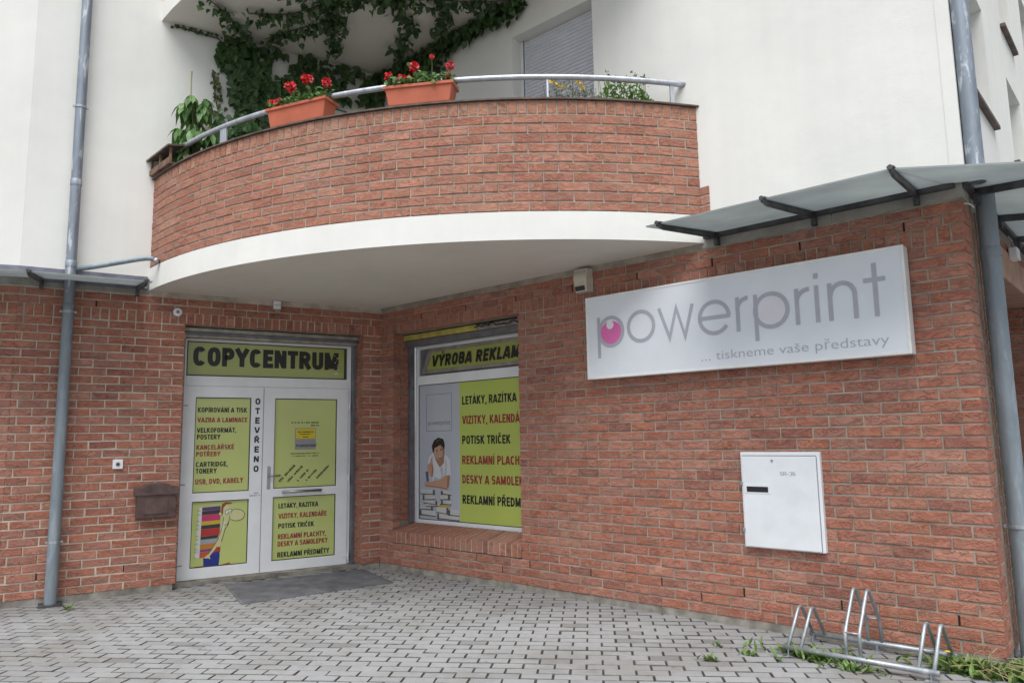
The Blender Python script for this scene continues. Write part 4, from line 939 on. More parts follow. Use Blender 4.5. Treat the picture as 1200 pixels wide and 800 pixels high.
pr = pipe_with_joints('drainpipe', 'thick grey drainpipe beside the right brick corner under the canopy', FC, .35, .085, GZ, 3.13, .062, [2.72], 'zinc_low', [.80])
mb = MB(); mb.tube([(UB-.3+.25, .10, 0)]*1+[(0, 0, 0)], .001, 3) if False else None
t = thing('spout_pipe', 'thin zinc spout pipe sloping from the balcony to the left drainpipe', 'pipe', FA, (-3.0, .2, 3.3))
mb = MB(); mb.tube([(-3.33, .10, 3.235), (-3.15, .14, 3.275), (-2.95, .20, 3.325), (-2.78, .26, 3.365), (-2.70, .29, 3.378), (-2.655, .30, 3.375), (-2.63, .30, 3.36)], .026, 14); part('pipe', mb, M['zinc_low'], t, smooth=True)
mb = MB(); mb.tube([(-2.635, .30, 3.372), (-2.60, .30, 3.345)], .030, 14); part('end_sleeve', mb, M['galv'], t, smooth=True)

# ------------------------------------------------------------------ sign board
sign = thing('sign_board', 'long white sign board lettered powerprint on the right brick wall', 'sign', FB, (4.65, .06, 1.984))
mb = MB(); mb.box(SIGN[0], SIGN[1], .015, .123, SIGN[2], SIGN[3]); part('case', mb, M['sign_rim'], sign, bevel=.004)
mb = MB(); ring(mb, SIGN[0]-.002, SIGN[1]+.002, SIGN[2]-.002, SIGN[3]+.002, .020, .118, .131); part('rim', mb, M['sign_rim'], sign, bevel=.003)
mb = MB(); mb.box(SIGN[0]+.015, SIGN[1]-.015, .11, .1265, SIGN[2]+.015, SIGN[3]-.015); part('face', mb, M['sign_face'], sign)
NS = .1285; ST = .0335
def arcp(cu, cz, ru, rz, a0, a1, k=24): return [(cu+ru*math.cos(R(a0+(a1-a0)*i/k)), cz+rz*math.sin(R(a0+(a1-a0)*i/k))) for i in range(k+1)]
def stem(mb, u, z0, z1): mb.poly([(u, z0), (u+ST, z0), (u+ST, z1), (u, z1)], NS)
mb = MB(); n0 = NS; rr = .148-ST/2
stem(mb, 3.394, 2.172, 2.552); mb.stroke(arcp(3.545, 2.407, rr-.002, rr, 0, 360)[:-1], ST, NS+.0006, True)
mb.stroke(arcp(3.866, 2.421, rr, rr, 0, 360)[:-1], ST, NS, True)
mb.stroke([(4.055, 2.555), (4.152, 2.285), (4.224, 2.54), (4.300, 2.285), (4.378, 2.555)], ST*.92, NS)
mb.stroke(arcp(4.573, 2.413, rr, rr, 2, 325, 30), ST, NS); mb.poly([(4.442, 2.398), (4.716, 2.398), (4.716, 2.430), (4.442, 2.430)], NS+.0006)
stem(mb, 4.764, 2.272, 2.552); mb.stroke(arcp(4.872, 2.452, .092, .086, 90, 178, 10), ST, NS+.0006)
stem(mb, 4.917, 2.180, 2.552); mb.stroke(arcp(5.057, 2.412, rr, rr, 0, 360)[:-1], ST, NS+.0006, True)
stem(mb, 5.246, 2.271, 2.550); mb.stroke(arcp(5.358, 2.452, .094, .084, 88, 178, 10), ST, NS+.0006)
stem(mb, 5.397, 2.272, 2.556); mb.poly([(5.397, 2.606), (5.432, 2.606), (5.432, 2.648), (5.397, 2.648)], NS)
stem(mb, 5.494, 2.272, 2.556); mb.stroke(arcp(5.600, 2.452, .0875, .092, 178, 0, 18)+[(5.6875, 2.271)], ST, NS+.0006)
stem(mb, 5.812, 2.268, 2.656); mb.poly([(5.750, 2.518), (5.900, 2.518), (5.900, 2.552), (5.750, 2.552)], NS+.0006)
part('lettering', mb, M['sign_grey'], sign, label='large grey word powerprint')
mb = MB(); mb.ell(3.545, 2.395, .117, .112, NS-.0005, 30); part('pink_disc', mb, M['pink'], sign)
mb = MB(); mb.ell(3.537, 2.470, .040, .040, NS+.0009, 22); part('highlight_disc', mb, M['pale_pink'], sign)
mb = MB(); mb.ell(5.057, 2.412, .116, .116, NS-.0005, 30); part('pale_disc', mb, M['pale_pink'], sign)
vs, fs = glyphs('tiskneme vaše představy', -.008); x0 = min(v[0] for v in vs); x1 = max(v[0] for v in vs); sx = (5.893-4.572)/(x1-x0)
gaps = sorted(((min(vs[i][0] for i in f), max(vs[i][0] for i in f)) for f in fs)); cuts = []; right = gaps[0][1]
for a0, a1 in gaps:
    if a0-right > .16: cuts.append((a0+right)/2)
    right = max(right, a1)
cuts = [-1e9]+cuts+[1e9]
for c0, c1 in zip(cuts[:-1], cuts[1:]):
    mb = MB(); mb.add([(4.572+(x-x0)*sx, NS, 2.063+y*.106) for x, y in vs], [f for f in fs if c0 < vs[f[0]][0] < c1])
    used = sorted({i for f in mb.f for i in f}); mp_ = {o_: k for k, o_ in enumerate(used)}; mb.v = [mb.v[i] for i in used]; mb.f = [tuple(mp_[i] for i in f) for f in mb.f]
    part('lettering', mb, M['sign_grey'], sign)
mb = MB()
for k in range(3): mb.ell(4.447+k*.034, 2.066, .007, .007, NS, 8)
part('leading_dots', mb, M['sign_grey'], sign)
# ------------------------------------------------------------------ meter cabinet, mailbox, small wall fittings
cabn = thing('meter_cabinet', 'white meter cabinet with black slot on the right brick wall', 'cabinet', FB, (5.0, .02, .566))
mb = MB(); mb.box(4.690, 5.320, -.06, .036, .566, 1.309); part('frame', mb, M['cabinet'], cabn, bevel=.006)
mb = MB(); mb.box(4.704, 5.292, .03, .047, .574, 1.276); part('door', mb, M['cabinet'], cabn, bevel=.004)
mb = MB(); mb.box(4.704, 5.292, .036, .0375, 1.2765, 1.2835); mb.box(5.2925, 5.2975, .036, .0375, .574, 1.2765); part('door_gap', mb, M['ink'], cabn)
mb = MB(); mb.box(4.716, 4.93, .046, .050, .985, 1.058); part('slot_frame', mb, M['cabinet'], cabn, bevel=.002)
mb = MB(); mb.box(4.738, 4.912, .046, .0525, .998, 1.040); part('slot', mb, M['lens'], cabn)
for z_ in (1.06, .70):
    mb = MB(); mb.box(4.682, 4.700, .02, .046, z_-.014, z_+.014); part('hinge', mb, M['galv'], cabn, bevel=.003)
mb = MB(); mb.tube([(4.955, .046, 1.242), (4.955, .052, 1.242)], .010, 12); part('lock', mb, M['galv'], cabn)
mb = MB(); text(mb, 'SR-36', 5.012, 5.135, 1.130, 1.158, .0482, .10); part('lettering', mb, M['note_grey'], cabn)

mbx = thing('mailbox', 'dark brown metal mailbox with arched lid left of the door', 'mailbox', FA, (-2.49, .05, .69))
mb = MB(); mb.add([(-2.675, .11, .700), (-2.300, .11, .700), (-2.300, .125, .945), (-2.675, .125, .945), (-2.675, .0, .690), (-2.300, .0, .690), (-2.300, .0, 1.0), (-2.675, .0, 1.0)],
    [(0, 1, 2, 3), (4, 0, 3, 7), (1, 5, 6, 2), (4, 5, 1, 0), (3, 2, 6, 7)]); part('box', mb, M['mailbox'], mbx, bevel=.006)
mb = MB(); pts = [(-2.702, .932), (-2.278, .932), (-2.278, 1.012)]+[(-2.49+.14*math.cos(R(a)), 1.010+.045*math.sin(R(a))) for a in range(10, 171, 20)]+[(-2.702, 1.012)]
mb.prism(pts, .001, .145); part('lid', mb, M['mailbox'], mbx, bevel=.006)
mb = MB(); mb.prism([(-2.60, .74), (-2.38, .74), (-2.38, .90), (-2.44, .915), (-2.49, .92), (-2.54, .915), (-2.60, .90)], .110, .122); part('front_panel', mb, M['mailbox'], mbx, bevel=.004)
bell = thing('wall_box', 'small square white bell plate on the bricks above the mailbox', 'bell', FA, (-2.857, .0, 1.21))
mb = MB(); mb.box(-2.905, -2.810, -.002, .028, 1.208, 1.304); part('plate', mb, M['pvc'], bell, bevel=.006)
mb = MB(); mb.tube([(-2.857, .028, 1.256), (-2.857, .036, 1.256)], .021, 16); part('ring', mb, M['ink'], bell)
mb = MB(); mb.tube([(-2.857, .036, 1.256), (-2.857, .040, 1.256)], .010, 12); part('button', mb, M['black'], bell)
rb = thing('round_sensor', 'small round white fitting high on the bricks left of the door', 'sensor', FA, (-2.354, 0, 2.875))
mb = MB(); mb.tube([(-2.354, 0, 2.875), (-2.354, .03, 2.875), (-2.354, .04, 2.875)], [.045, .045, .03], 18); part('housing', mb, M['pvc'], rb, smooth=False)
mb = MB(); mb.tube([(-2.354, .04, 2.875), (-2.354, .044, 2.875)], .018, 12); part('centre', mb, M['ink'], rb)
sb = thing('door_sensor', 'little white box sensor under the balcony above the door', 'sensor', FA, (-1.295, 0, 2.98))
mb = MB(); mb.box(-1.335, -1.255, 0, .05, 2.985, 3.085); part('housing', mb, M['pvc'], sb, bevel=.006)
mb = MB(); mb.box(-1.322, -1.268, .03, .056, 2.95, 2.985); part('window', mb, M['old_alu'], sb)
mb = MB(); mb.box(-1.327, -1.263, .05, .054, 3.03, 3.034); part('housing_seam', mb, M['ink'], sb)
lp = thing('motion_detector', 'beige motion detector with dark lens above the sign\'s left end', 'detector', FB, (3.18, 0, 2.82))
mb = MB(); mb.add([(3.10, 0, 2.835), (3.27, 0, 2.835), (3.27, 0, 3.065), (3.10, 0, 3.065), (3.105, .10, 2.97), (3.265, .10, 2.97), (3.265, .085, 3.06), (3.105, .085, 3.06), (3.12, .085, 2.835), (3.25, .085, 2.835)],
    [(4, 5, 6, 7), (8, 9, 5, 4), (0, 1, 9, 8), (7, 6, 2, 3), (0, 8, 4, 7, 3), (1, 2, 6, 5, 9)]); part('housing', mb, M['lamp'], lp, bevel=.006)
mb = MB(); mb.add([(3.128, .093, 2.848), (3.235, .093, 2.848), (3.235, .105, 2.890), (3.128, .105, 2.890), (3.128, .06, 2.848), (3.235, .06, 2.848), (3.235, .06, 2.89), (3.128, .06, 2.89)], [(0, 1, 2, 3), (3, 2, 6, 7), (4, 5, 1, 0), (4, 0, 3, 7), (1, 5, 6, 2)]); part('lens', mb, M['lens'], lp)
mb = MB()
for k in range(4): mb.box(3.115, 3.255, .085, .0945, 2.985+k*.016, 2.990+k*.016)
part('louvre', mb, M['ink'], lp, kind='stuff')
jb = thing('junction_box', 'small white junction box on the beam right of the drainpipe', 'box', FC, (1.80, .02, 2.9))
mb = MB(); mb.box(1.72, 1.88, .012, .075, 2.90, 3.00); part('housing', mb, M['pvc'], jb, bevel=.006)
mb = MB(); mb.tube([(1.74, .045, 3.0), (1.70, .045, 3.05), (1.55, .04, 3.06)], .008, 8); mb.tube([(1.88, .045, 2.96), (2.3, .04, 2.97), (3.0, .04, 2.99)], .006, 6); part('cable', mb, M['ink'], jb)
cb = MB(); cb.tube([(UB+.005, -.02, 3.0), (UB+.03, -.03, 3.0), (UB+.05, -.045, 2.985), (UB+.06, -.05, 2.965)], .004, 6)
solo('loose_wire', cb, M['pvc'], FB, 'short loose white wire at the top of the brick corner', 'wire', org=(UB+.03, -.03, 2.98), smooth=True)

# ------------------------------------------------------------------ entrance mat
mt_ = thing('door_mat', 'large dark grey ribbed mat on the paving before the door', 'mat', FA, (-1.0, .6, GZ))
q4 = [(-1.835, 1.17), (-.24, 1.02), (-.215, .035), (-1.775, .06)]
def lerp4(s, t): 
    a = [q4[0][i]+(q4[1][i]-q4[0][i])*s for i in (0, 1)]; b = [q4[3][i]+(q4[2][i]-q4[3][i])*s for i in (0, 1)]; return (a[0]+(b[0]-a[0])*t, a[1]+(b[1]-a[1])*t)
for s0, s1 in ((0, .485), (.49, 1)):
    mb = MB(); c4 = [lerp4(s0, 0), lerp4(s1, 0), lerp4(s1, 1), lerp4(s0, 1)]
    mb.add([(*p, GZ-.004) for p in c4]+[(*p, GZ+.012) for p in c4], [(4, 5, 6, 7)]+[(i, (i+1) % 4, (i+1) % 4+4, i+4) for i in range(4)])
    for k in range(40):
        t0, t1 = .02+k*.024, .02+k*.024+.011; c4 = [lerp4(s0+.012, t0), lerp4(s1-.012, t0), lerp4(s1-.012, t1), lerp4(s0+.012, t1)]
        mb.add([(*p, GZ+.012) for p in c4]+[(*p, GZ+.0165) for p in c4], [(4, 5, 6, 7)]+[(i, (i+1) % 4, (i+1) % 4+4, i+4) for i in range(4)])
    part('mat_half', mb, M['mat'], mt_)

# ------------------------------------------------------------------ bicycle rack
rack = thing('bike_rack', 'low galvanised steel bicycle rack with three wheel hoops by the corner', 'bike rack', FB, (5.64, .28, GZ))
ZR0 = -.012; YF, YK = .53, .055
for n_, u0, u1 in ((YF, 5.158, 6.125), (YK, 5.168, 6.125)):
    mb = MB(); mb.tube([(u0, n_, ZR0), (u1, n_, ZR0)], .0185, 14); part('rail', mb, M['galv'], rack, smooth=True)
for u in (5.20, 5.64, 6.08):
    for n_ in (YF-.01, YK+.01):
        mb = MB(); mb.box(u-.035, u+.035, n_-.045, n_+.045, GZ, GZ+.007); mb.box(u-.004, u+.004, n_-.03, n_+.03, GZ+.007, ZR0-.01); part('foot', mb, M['galv'], rack)
def rounded(pts, r=.03, k=5):
    out = [Vector(pts[0])]
    for i in range(1, len(pts)-1):
        p = Vector(pts[i]); a = (Vector(pts[i-1])-p); b = (Vector(pts[i+1])-p); rr_ = min(r, a.length*.4, b.length*.4); a = p+a.normalized()*rr_; b = p+b.normalized()*rr_
        for j in range(k+1): t_ = j/k; out.append(a*(1-t_)**2+p*2*t_*(1-t_)+b*t_**2)
    return out+[Vector(pts[-1])]
for u in (5.192, 5.279, 6.007, 6.094):
    mb = MB(); mb.tube(rounded([(u, YF, ZR0), (u, .30, .215), (u, .245, .215), (u, YK, ZR0)], .028), .0125, 10); part('wheel_hoop', mb, M['galv'], rack, smooth=True)
for u in (5.580, 5.668):
    mb = MB(); mb.tube(rounded([(u, YF-.01, ZR0), (u, YF-.01, .145), (u, .31, .385), (u, .265, .385), (u, YK+.03, .16), (u, YK, ZR0)], .028), .0125, 10); part('wheel_hoop', mb, M['galv'], rack, smooth=True)
for n_, z in ((YF-.01, .145), (YK+.03, .16)):
    mb = MB(); mb.tube([(5.58, n_, z), (5.668, n_, z)], .008, 8); part('crossbar', mb, M['galv'], rack, smooth=True)

# ------------------------------------------------------------------ plants
def leaf(mb, p, d, nrm, L_, W, fold=.25, droop=.0, shape=None):
    d = d.normalized(); s = d.cross(nrm)
    s = s.normalized() if s.length > 1e-4 else d.orthogonal().normalized(); n = s.cross(d).normalized()
    prof = shape or [(0, .0), (.25, .8), (.55, 1.0), (.82, .55), (1, 0)]
    b = len(mb.v); k = len(prof)
    for t, w_ in prof:
        c = p+d*(L_*t)-n*(droop*L_*t*t)
        mb.v.append(tuple(c+s*(W*w_/2)+n*(fold*W*w_/2))); mb.v.append(tuple(c)); mb.v.append(tuple(c-s*(W*w_/2)+n*(fold*W*w_/2)))
    for i in range(k-1):
        for j in (0, 1): mb.f.append((b+3*i+j, b+3*i+j+1, b+3*i+4+j, b+3*i+3+j)); mb.m.append(mb.cur)
IVY = [(0, .35), (.18, 1.0), (.45, .85), (1, 0)]
def rv(r=1): return Vector((rnd.uniform(-r, r), rnd.uniform(-r, r), rnd.uniform(-r, r)))
# climbing vine on the loggia: leaves on the left wall, under the upper balcony and along the right wall
vine = thing('climbing_vine', 'dark green vine climbing the loggia wall and the balcony underside', 'vine', FB, (-.4, 1.3, 4.5))
toB = FB.inverted() @ FA
def A2B(u, n, z): q = toB @ Vector((u, -n, z)); return Vector((q.x, -q.y, q.z))
nA = A2B(0, 1, 0)-A2B(0, 0, 0); nA.normalize(); uA = A2B(1, 0, 0)-A2B(0, 0, 0)
mbv, mby, mbg = MB(), MB(), MB()
def wall_leaf(mb, base, nrm, sz, out=.05):
    p = base+nrm*rnd.uniform(.015, out); side = nrm.cross(Vector((0, 0, 1)))
    d = Vector((0, 0, -1))+side*rnd.uniform(-.9, .9)+nrm*rnd.uniform(.0, .5)
    leaf(mb, p, d, nrm+rv(.5), sz*rnd.uniform(.7, 1.25), sz*rnd.uniform(.7, 1.1), rnd.uniform(-.1, .35), rnd.uniform(0, .4), IVY)
def soff_leaf(mb, x, y, sz, drop=.06):
    p = Vector((x, -y, 6.185-abs(rnd.gauss(0, drop)))); a = rnd.uniform(0, 6.28); d = Vector((math.cos(a), math.sin(a), -rnd.uniform(.2, 1.3)))
    leaf(mb, p, d, Vector((0, 0, 1))+rv(.5), sz*rnd.uniform(.7, 1.2), sz*rnd.uniform(.6, 1.1), rnd.uniform(-.1, .3), rnd.uniform(0, .4), IVY)
NZW = NZ+.004
def lowedge(s):                                   # lower limit of the mass on the left wall, s from the corner
    pts = [(0, 5.72), (.4, 5.78), (.56, 5.72), (.8, 5.62), (1.0, 5.50), (1.3, 5.05), (1.6, 4.75), (1.8, 5.10), (1.95, 5.72), (2.06, 5.90)]
    for (a, za), (b, zb) in zip(pts[:-1], pts[1:]):
        if a <= s <= b: return za+(zb-za)*(s-a)/(b-a)
    return 6.0
clumps = [(1.9, 5.95, .14), (1.75, 5.9, .22), (1.7, 5.6, .18), (1.6, 5.35, .2), (1.5, 5.7, .24), (1.45, 5.1, .2), (1.25, 5.75, .2), (1.3, 5.4, .16), (1.0, 5.75, .18), (.75, 5.75, .14), (.5, 5.85, .16), (.25, 5.9, .18), (.1, 5.95, .18), (1.6, 4.9, .16), (1.4, 4.7, .25), (.35, 5.45, .10), (.9, 5.5, .08)]
for k in range(2600):
    if rnd.random() < .55:
        cs, czz, cr = rnd.choice(clumps); s = rnd.gauss(cs, cr*.6); z = rnd.gauss(czz, cr*.6)
    else: s = rnd.uniform(.0, 2.05); z = rnd.uniform(4.9, 6.17)
    if not 0.02 < s < 2.06 or z > 6.17: continue
    if z < lowedge(s)+rnd.uniform(-.06, .06): continue
    if math.sin(s*7.3+1.1)*math.sin(z*8.1+.4)+.6*math.sin(s*13+z*9) > .25+.5*rnd.random() and s < 1.6 and z > 5.2: continue
    if rnd.random() < .35 and .55 < s < 1.35 and 5.85 < z < 6.12: continue
    wall_leaf(mbv, A2B(-s, NZW, z), nA, .095, .12)
for k in range(34):                               # thin runner along the junction
    s = rnd.uniform(2.0, 2.55); wall_leaf(mbv, A2B(-s, NZW, 6.185-rnd.uniform(0, .035)), nA, .042, .03)
for k in range(75):                              # runner up the cream wall, young leaves
    t_ = rnd.random(); s = 2.09-.06*math.sin(t_*3)+rnd.gauss(0, .015+.05*(1-t_)); z = 5.02+t_*.72; wall_leaf(mby if rnd.random() < .8 else mbv, A2B(-s+.0, NZW, z), nA, .036+.03*(1-t_), .035)
for k in range(330):                              # bush at the rail
    s = rnd.gauss(1.85, .16); z = rnd.uniform(4.42, 5.08); wall_leaf(mbg, A2B(-s, NZW+rnd.uniform(0, .35), z), nA, .075, .2)
nB = Vector((0, 1, 0))
for k in range(800):                              # along the junction with the right wall
    x = rnd.uniform(0, 2.5); lim = .42*(1-abs(x-.75)/.95) if x < 1.6 else .10; lim = max(.06, lim)
    z = 6.17-abs(rnd.gauss(0, lim*.55)); wall_leaf(mbv, Vector((x, NZW, z)), nB, .085, .16)
strands = [[(.05, -2.38), (-.08, -2.10), (-.20, -1.93), (-.35, -1.70)], [(.94, -1.53), (.80, -1.25), (.70, -1.16), (.36, -1.02), (.15, -.85)], [(1.45, -1.2), (1.41, -.86), (1.25, -.6), (.9, -.4), (.6, -.25)],
           [(.10, -1.95), (.42, -1.62), (.95, -1.45), (1.35, -1.12), (1.75, -.75), (2.1, -.35), (2.4, -.12)], [(-.3, -1.5), (.1, -1.45), (.5, -1.30), (.8, -1.20)], [(1.9, -.75), (1.65, -.45), (1.4, -.25)], [(.7, -1.9), (1.2, -1.55), (1.5, -1.2), (2.0, -.9)]]
mbs = MB()
for st in strands:
    mbs.tube([(x, -y, 6.175) for x, y in st], .006, 5)
    for (xa, ya), (xb, yb2) in zip(st[:-1], st[1:]):
        ln = math.hypot(xb-xa, yb2-ya)
        for k in range(int(ln*120)):
            t_ = rnd.random(); soff_leaf(mbv, xa+(xb-xa)*t_+rnd.gauss(0, .05), ya+(yb2-ya)*t_+rnd.gauss(0, .05), .075)
for st in ([(-2.5, 6.16), (-2.05, 6.14), (-1.7, 5.9), (-1.5, 5.4), (-1.45, 4.4)], [(-1.5, 5.5), (-1.0, 5.75), (-.4, 5.9), (-.03, 6.0)], [(-2.09, 5.74), (-2.05, 5.4), (-1.95, 5.0), (-1.8, 4.4)], [(-1.6, 5.3), (-1.2, 5.55), (-.7, 5.6), (-.1, 5.55)]):
    mbs.tube([A2B(u, NZW+.01, z) for u, z in st], .008, 5)
part('stem', mbs, M['vine_stem'], vine)
part('foliage', mbv, M['ivy'], vine, kind='stuff'); part('bushy_foliage', mbg, M['bush'], vine, kind='stuff'); part('young_foliage', mby, M['ivy_young'], vine, kind='stuff')

# terracotta planters with geraniums on the balcony coping
def planter_box(label, th0, th1, z0, h, dr, group):
    p0 = Vector(bp(th0, RB+dr, z0)); p1 = Vector(bp(th1, RB+dr, z0)); c = (p0+p1)/2; d = (p1-p0); ln = d.length
    ang = math.atan2(-d.y, d.x); fr = Matrix.Translation((c.x, -c.y, z0)) @ Matrix.Rotation(ang, 4, 'Z')
    t = thing('planter', label, 'planter', fr, (0, 0, 0), group); a = ln/2; wb = .075; wt = .09
    mb = MB(); lo = [(-a+.03, wb), (a-.03, wb), (a-.03, -wb), (-a+.03, -wb)]; hi = [(-a, wt), (a, wt), (a, -wt), (-a, -wt)]
    mb.add([(*p, 0) for p in lo]+[(*p, h) for p in hi], [(3, 2, 1, 0)]+[(i, (i+1) % 4, (i+1) % 4+4, i+4) for i in range(4)]); part('box', mb, M['terracotta'], t, bevel=.01)
    mb = MB(); ring2 = [(-a-.012, wt+.012), (a+.012, wt+.012), (a+.012, -wt-.012), (-a-.012, -wt-.012)]; inn = [(-a+.012, wt-.012), (a-.012, wt-.012), (a-.012, -wt+.012), (-a+.012, -wt+.012)]
    vs = [(*p, h-.018) for p in ring2]+[(*p, h+.006) for p in ring2]+[(*p, h+.006) for p in inn]+[(*p, h-.03) for p in inn]
    mb.add(vs, [(i+4*k, (i+1) % 4+4*k, (i+1) % 4+4*k+4, i+4*k+4) for k in range(3) for i in range(4)]+[(i, i+12, (i+1) % 4+12, (i+1) % 4) for i in range(4)]); part('rim', mb, M['terracotta'], t)
    mb = MB(); mb.quad((-a+.01, wt-.01, h-.025), (a-.01, wt-.01, h-.025), (a-.01, -wt+.01, h-.025), (-a+.01, -wt+.01, h-.025)); part('soil', mb, M['soil'], t)
    return t, fr, a, h
def geranium(label, fr, a, h, flowers, n_l=520):
    g = thing('geranium', label, 'plant', fr, (0, 0, h-.02), 'red geraniums on the balcony')
    mb = MB(); GER = [(0, .5), (.3, 1.0), (.7, .95), (1, .35)]
    for k in range(n_l):
        u = rnd.uniform(-a*.95, a*1.0); hh = max(.03, .125-.05*abs(math.sin(u*9))+rnd.gauss(0, .02)); p = Vector((u, rnd.gauss(0, .055), h+rnd.uniform(0, 1)*hh))
        dd = rv(1)+Vector((0, .3, .3)); leaf(mb, p, dd, Vector((0, .4, 1))+rv(.6), .034*rnd.uniform(.6, 1.3), .036, .2, .2, GER)
    part('foliage', mb, M['geranium'], g, kind='stuff')
    for (u, z, r) in flowers:
        r *= .85; n_ = rnd.uniform(.02, .06); fl = Vector((u, n_, h+z)); mb = MB(); mb.tube([(u*.95, 0, h), (u*.98, n_*.6, h+z*.6), tuple(fl)], .004, 5); part('stem', mb, M['stem'], g)
        mb = MB()
        for k in range(46):
            d = rv(1); d = d.normalized() if d.length > .1 else Vector((0, 0, 1)); p = fl+d*r*rnd.uniform(.45, .8); leaf(mb, p, d+rv(.6), d.orthogonal(), r*.75, r*.8, .1, .1, [(0, .5), (.5, 1), (1, .4)])
        part('flower', mb, M['petal'], g)
tA0 = math.atan2(-2.362-CC.y, 1.291-CC.x); tA1 = math.atan2(-2.120-CC.y, 1.977-CC.x)
t, fr, a, h = planter_box('terracotta flower box left of the other on the brick balcony', tA0, tA0+(tA1-tA0)*.92, 4.349, .178, -.085, 'terracotta planters on the balcony coping')
geranium('red geranium in the left terracotta box with four low blooms', fr, a, h, [(-.33, .10, .034), (-.22, .065, .045), (-.10, .20, .052), (.10, .23, .05), (.30, .17, .042)])
tB0 = math.atan2(-1.892-CC.y, 2.443-CC.x); tB1 = math.atan2(-1.562-CC.y, 2.972-CC.x)
t, fr, a, h = planter_box('terracotta flower box right of the other at the balcony centre', tB0, tB1, 4.349, .172, -.085, 'terracotta planters on the balcony coping')
geranium('red geranium in the right terracotta box with one tall bud', fr, a, h, [(-.29, .13, .038), (-.17, .09, .042), (-.06, .20, .045), (.11, .27, .022), (.28, .16, .036), (.27, .06, .028), (-.11, .09, .036)], 560)
# low plants behind the coping on the right
tC0 = math.atan2(-.95-CC.y, 3.46-CC.x); tC1 = math.atan2(-.17-CC.y, 4.06-CC.x)
t, fr, a, h = planter_box('low planter rim just behind the coping under the right handrail', tC0, tC1, 4.22, .165, -.22, None)
for nm, lab, mt, u0, u1, hh, nl, sz in (('silver_plant', 'silvery small leaved plant with yellow flowers behind the balcony coping', 'silver', -a, .06, .235, 420, .040), ('green_plant', 'bright green bushy plant at the right end of the balcony', 'herb', .0, a*1.05, .27, 620, .046)):
    g = thing(nm, lab, 'plant', fr, ((u0+u1)/2, 0, h)); mb = MB()
    for k in range(nl):
        u = rnd.uniform(u0, u1); e = 1-abs((u-(u0+u1)/2)/((u1-u0)/2))**3; p = Vector((u, rnd.gauss(0, .05), h-.02+rnd.random()**1.3*hh*e)); leaf(mb, p, rv(1)+Vector((0, 0, .7)), rv(1), sz*rnd.uniform(.6, 1.3), sz*.42, .2, .1)
    part('foliage', mb, M[mt], g, kind='stuff')
    mb = MB()
    for k in range(20):
        u = rnd.uniform(u0, u1); mb.tube([(u, 0, h-.03), (u+rnd.uniform(-.03, .03), rnd.uniform(-.03, .03), h+hh*rnd.uniform(.5, 1.25))], .0025, 4)
    part('stem', mb, M['stem'], g, kind='stuff')
    if mt == 'silver':
        for u, z in ((-.40, .20), (-.36, .17), (-.30, .15), (-.18, .22), (-.14, .19), (-.12, .15)):
            mb = MB()
            for k in range(12): leaf(mb, Vector((u, .04, h+z))+rv(.012), rv(1), rv(1), .024, .02, .1, .1)
            part('flower', mb, M['yellow_petal'], g)
    else:
        mb = MB()
        for k in range(60):
            u = rnd.choice((.12, .3, .36, .46))+rnd.gauss(0, .02); leaf(mb, Vector((u, rnd.gauss(0, .02), h+rnd.uniform(.2, .33))), rv(1), rv(1), .03, .016, .2, .1)
        part('tall_sprig', mb, M['ivy_young'], g, kind='stuff')
# wooden box with dark lid on the left end of the coping
th_b = R(-93.2); c = Vector(bp(th_b, RB-.03, 4.349)); frb = Matrix.Translation((c.x, -c.y, 4.349)) @ Matrix.Rotation(th_b+math.pi/2, 4, 'Z')
wb_ = thing('wooden_box', 'little wooden box with dark slanted lid at the balcony\'s left end', 'box', frb, (0, 0, 0))
mb = MB(); mb.box(-.26, .30, -.10, .08, 0, .018); mb.box(-.26, .30, .065, .08, .018, .065); part('base', mb, M['wood'], wb_)
for u, n_ in ((-.25, .06), (.0, .06), (.28, .06), (-.25, -.09), (.28, -.09)):
    mb = MB(); mb.box(u, u+.022, n_-.01, n_+.012, .018, .17); part('post', mb, M['wood'], wb_)
mb = MB(); mb.add([(-.30, .11, .165), (.34, .11, .165), (.34, -.13, .225), (-.30, -.13, .225), (-.30, .11, .185), (.34, .11, .185), (.34, -.13, .245), (-.30, -.13, .245)], [(3, 2, 1, 0), (4, 5, 6, 7), (0, 1, 5, 4), (1, 2, 6, 5), (2, 3, 7, 6), (3, 0, 4, 7)]); part('lid', mb, M['coping'], wb_)
# plant with large drooping leaves
th_p = R(-91.2); c = Vector(bp(th_p, RB-.24, 4.36)); frp = Matrix.Translation((c.x, -c.y, 4.30)) @ Matrix.Rotation(th_p+math.pi/2, 4, 'Z')
bl = thing('broad_leaf_plant', 'green plant with large drooping leaves at the left end of the balcony', 'plant', frp, (0, 0, 0))
mbst = MB(); n_leaf = 0
for k in range(38):
    a_ = rnd.uniform(0, 6.28); rad = rnd.uniform(.02, .31); hh = rnd.uniform(.40, .90) if rad < .2 else rnd.uniform(.20, .66)
    tip = Vector((math.cos(a_)*rad*1.05, math.sin(a_)*rad*.55, hh)); mbst.tube([(0, 0, .0), (tip.x*.4, tip.y*.4, hh*.7), tuple(tip)], .005, 5)
    for j in range(5):
        b_ = a_+(j-2)*.75; d = Vector((math.cos(b_), math.sin(b_), -.55+rnd.uniform(-.5, .25))); mb = MB()
        leaf(mb, tip, d, Vector((0, 0, 1))+rv(.2), rnd.uniform(.13, .20), rnd.uniform(.055, .080), .18, .55); part('leaf', mb, M['leaf'], bl)
part('stem', mbst, M['stem'], bl)
mb = MB(); mb.box(-.18, .18, -.12, .10, -.15, .05); part('pot', mb, M['wood'], bl)
th_s = math.atan2(-2.338-CC.y, -.709-CC.x)
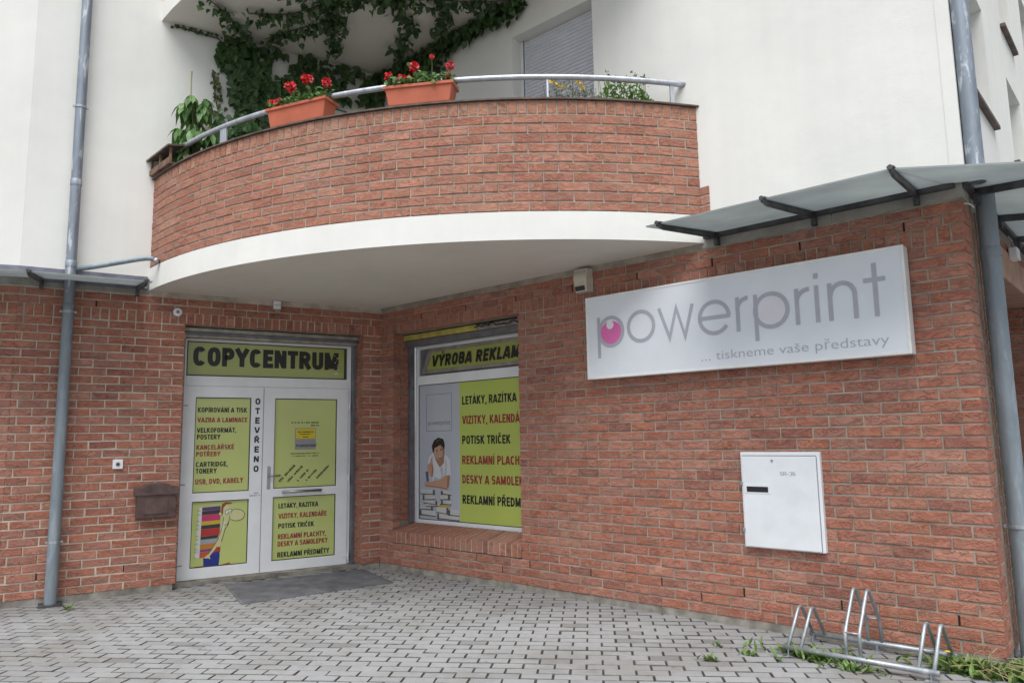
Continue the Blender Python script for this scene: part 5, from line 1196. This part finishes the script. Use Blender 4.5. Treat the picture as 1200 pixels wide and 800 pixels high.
c = Vector(bp(R(-92.5), RB-.25, 0)); mb = MB(); mb.tube([(c.x, c.y, 4.35), (c.x-.02, c.y, 5.05), (c.x-.035, c.y, 5.42), (c.x-.035, c.y, 5.56)], [.006, .006, .006, .009], 6)
solo('plant_stake', mb, M['straw'], FB, 'thin pale stake rising above the drooping leaf plant', 'stake', org=(c.x, c.y, 4.35))

# ------------------------------------------------------------------ weeds
def weed(label, u, n, size, nl, stalks=0, flower=False, spread=.16):
    g = thing('weed', label, 'weed', FB, (u, n, GZ)); mb = MB()
    for k in range(nl):
        a_ = rnd.uniform(0, 6.28); rr_ = abs(rnd.gauss(0, spread)); p = Vector((u+math.cos(a_)*rr_*1.6, n+math.sin(a_)*rr_*.5, GZ)); d = Vector((rnd.uniform(-1, 1), rnd.uniform(-1, 1), rnd.uniform(.45, 1.9)))
        leaf(mb, p, d, Vector((0, 0, 1))+rv(.4), size*rnd.uniform(.5, 1.2), size*rnd.uniform(.22, .50), .25, .45)
    part('foliage', mb, M['weed'], g, kind='stuff')
    if stalks:
        mb = MB()
        for k in range(stalks):
            a_ = rnd.uniform(-.5, 3.6); l_ = rnd.uniform(.12, .34); p = Vector((u+rnd.gauss(0, spread), n+rnd.gauss(0, .05), GZ)); q = p+Vector((math.cos(a_)*l_, rnd.uniform(-.05, .1), abs(math.sin(a_))*l_*.55)); mb.tube([tuple(p), tuple((p+q)/2+Vector((0, 0, .05))), tuple(q)], .0028, 4)
        part('dry_stalk', mb, M['straw'], g)
    if flower:
        mb = MB(); f = Vector((u-.17, n+.12, GZ+.13)); mb.tube([(f.x, f.y, GZ), tuple(f)], .003, 5); part('stem', mb, M['stem'], g)
        mb = MB()
        for k in range(26): a_ = k*2.4; leaf(mb, f, Vector((math.cos(a_), math.sin(a_), .35+.02*k)), Vector((0, 0, 1)), .022, .008, .1, 0)
        part('flower', mb, M['yellow_petal'], g)
weed('green weeds growing under the left half of the bike rack', 5.33, .50, .085, 150, 0, False, .13)
weed('low weeds in the joints before the middle of the rack', 5.66, .60, .060, 60, 0, False, .10)
weed('weeds with dry stalks and a yellow dandelion at the brick corner', 6.30, .20, .095, 420, 26, True, .14)
weed('weeds at the foot of the right drainpipe', 6.58, -.05, .085, 260, 14, False, .13)
weed('upper small tuft of weed between paving stones', 4.73, .62, .045, 12, 0, False, .02)
weed('right small tuft of weed between paving stones', 4.99, .70, .05, 16, 0, False, .022)
weed('lowest small tuft of weed between paving stones', 4.83, .98, .055, 22, 0, False, .025)
weed('small tuft growing at the foot of the left drainpipe', -.55+0, 3.22, .06, 14, 0, False, .03)
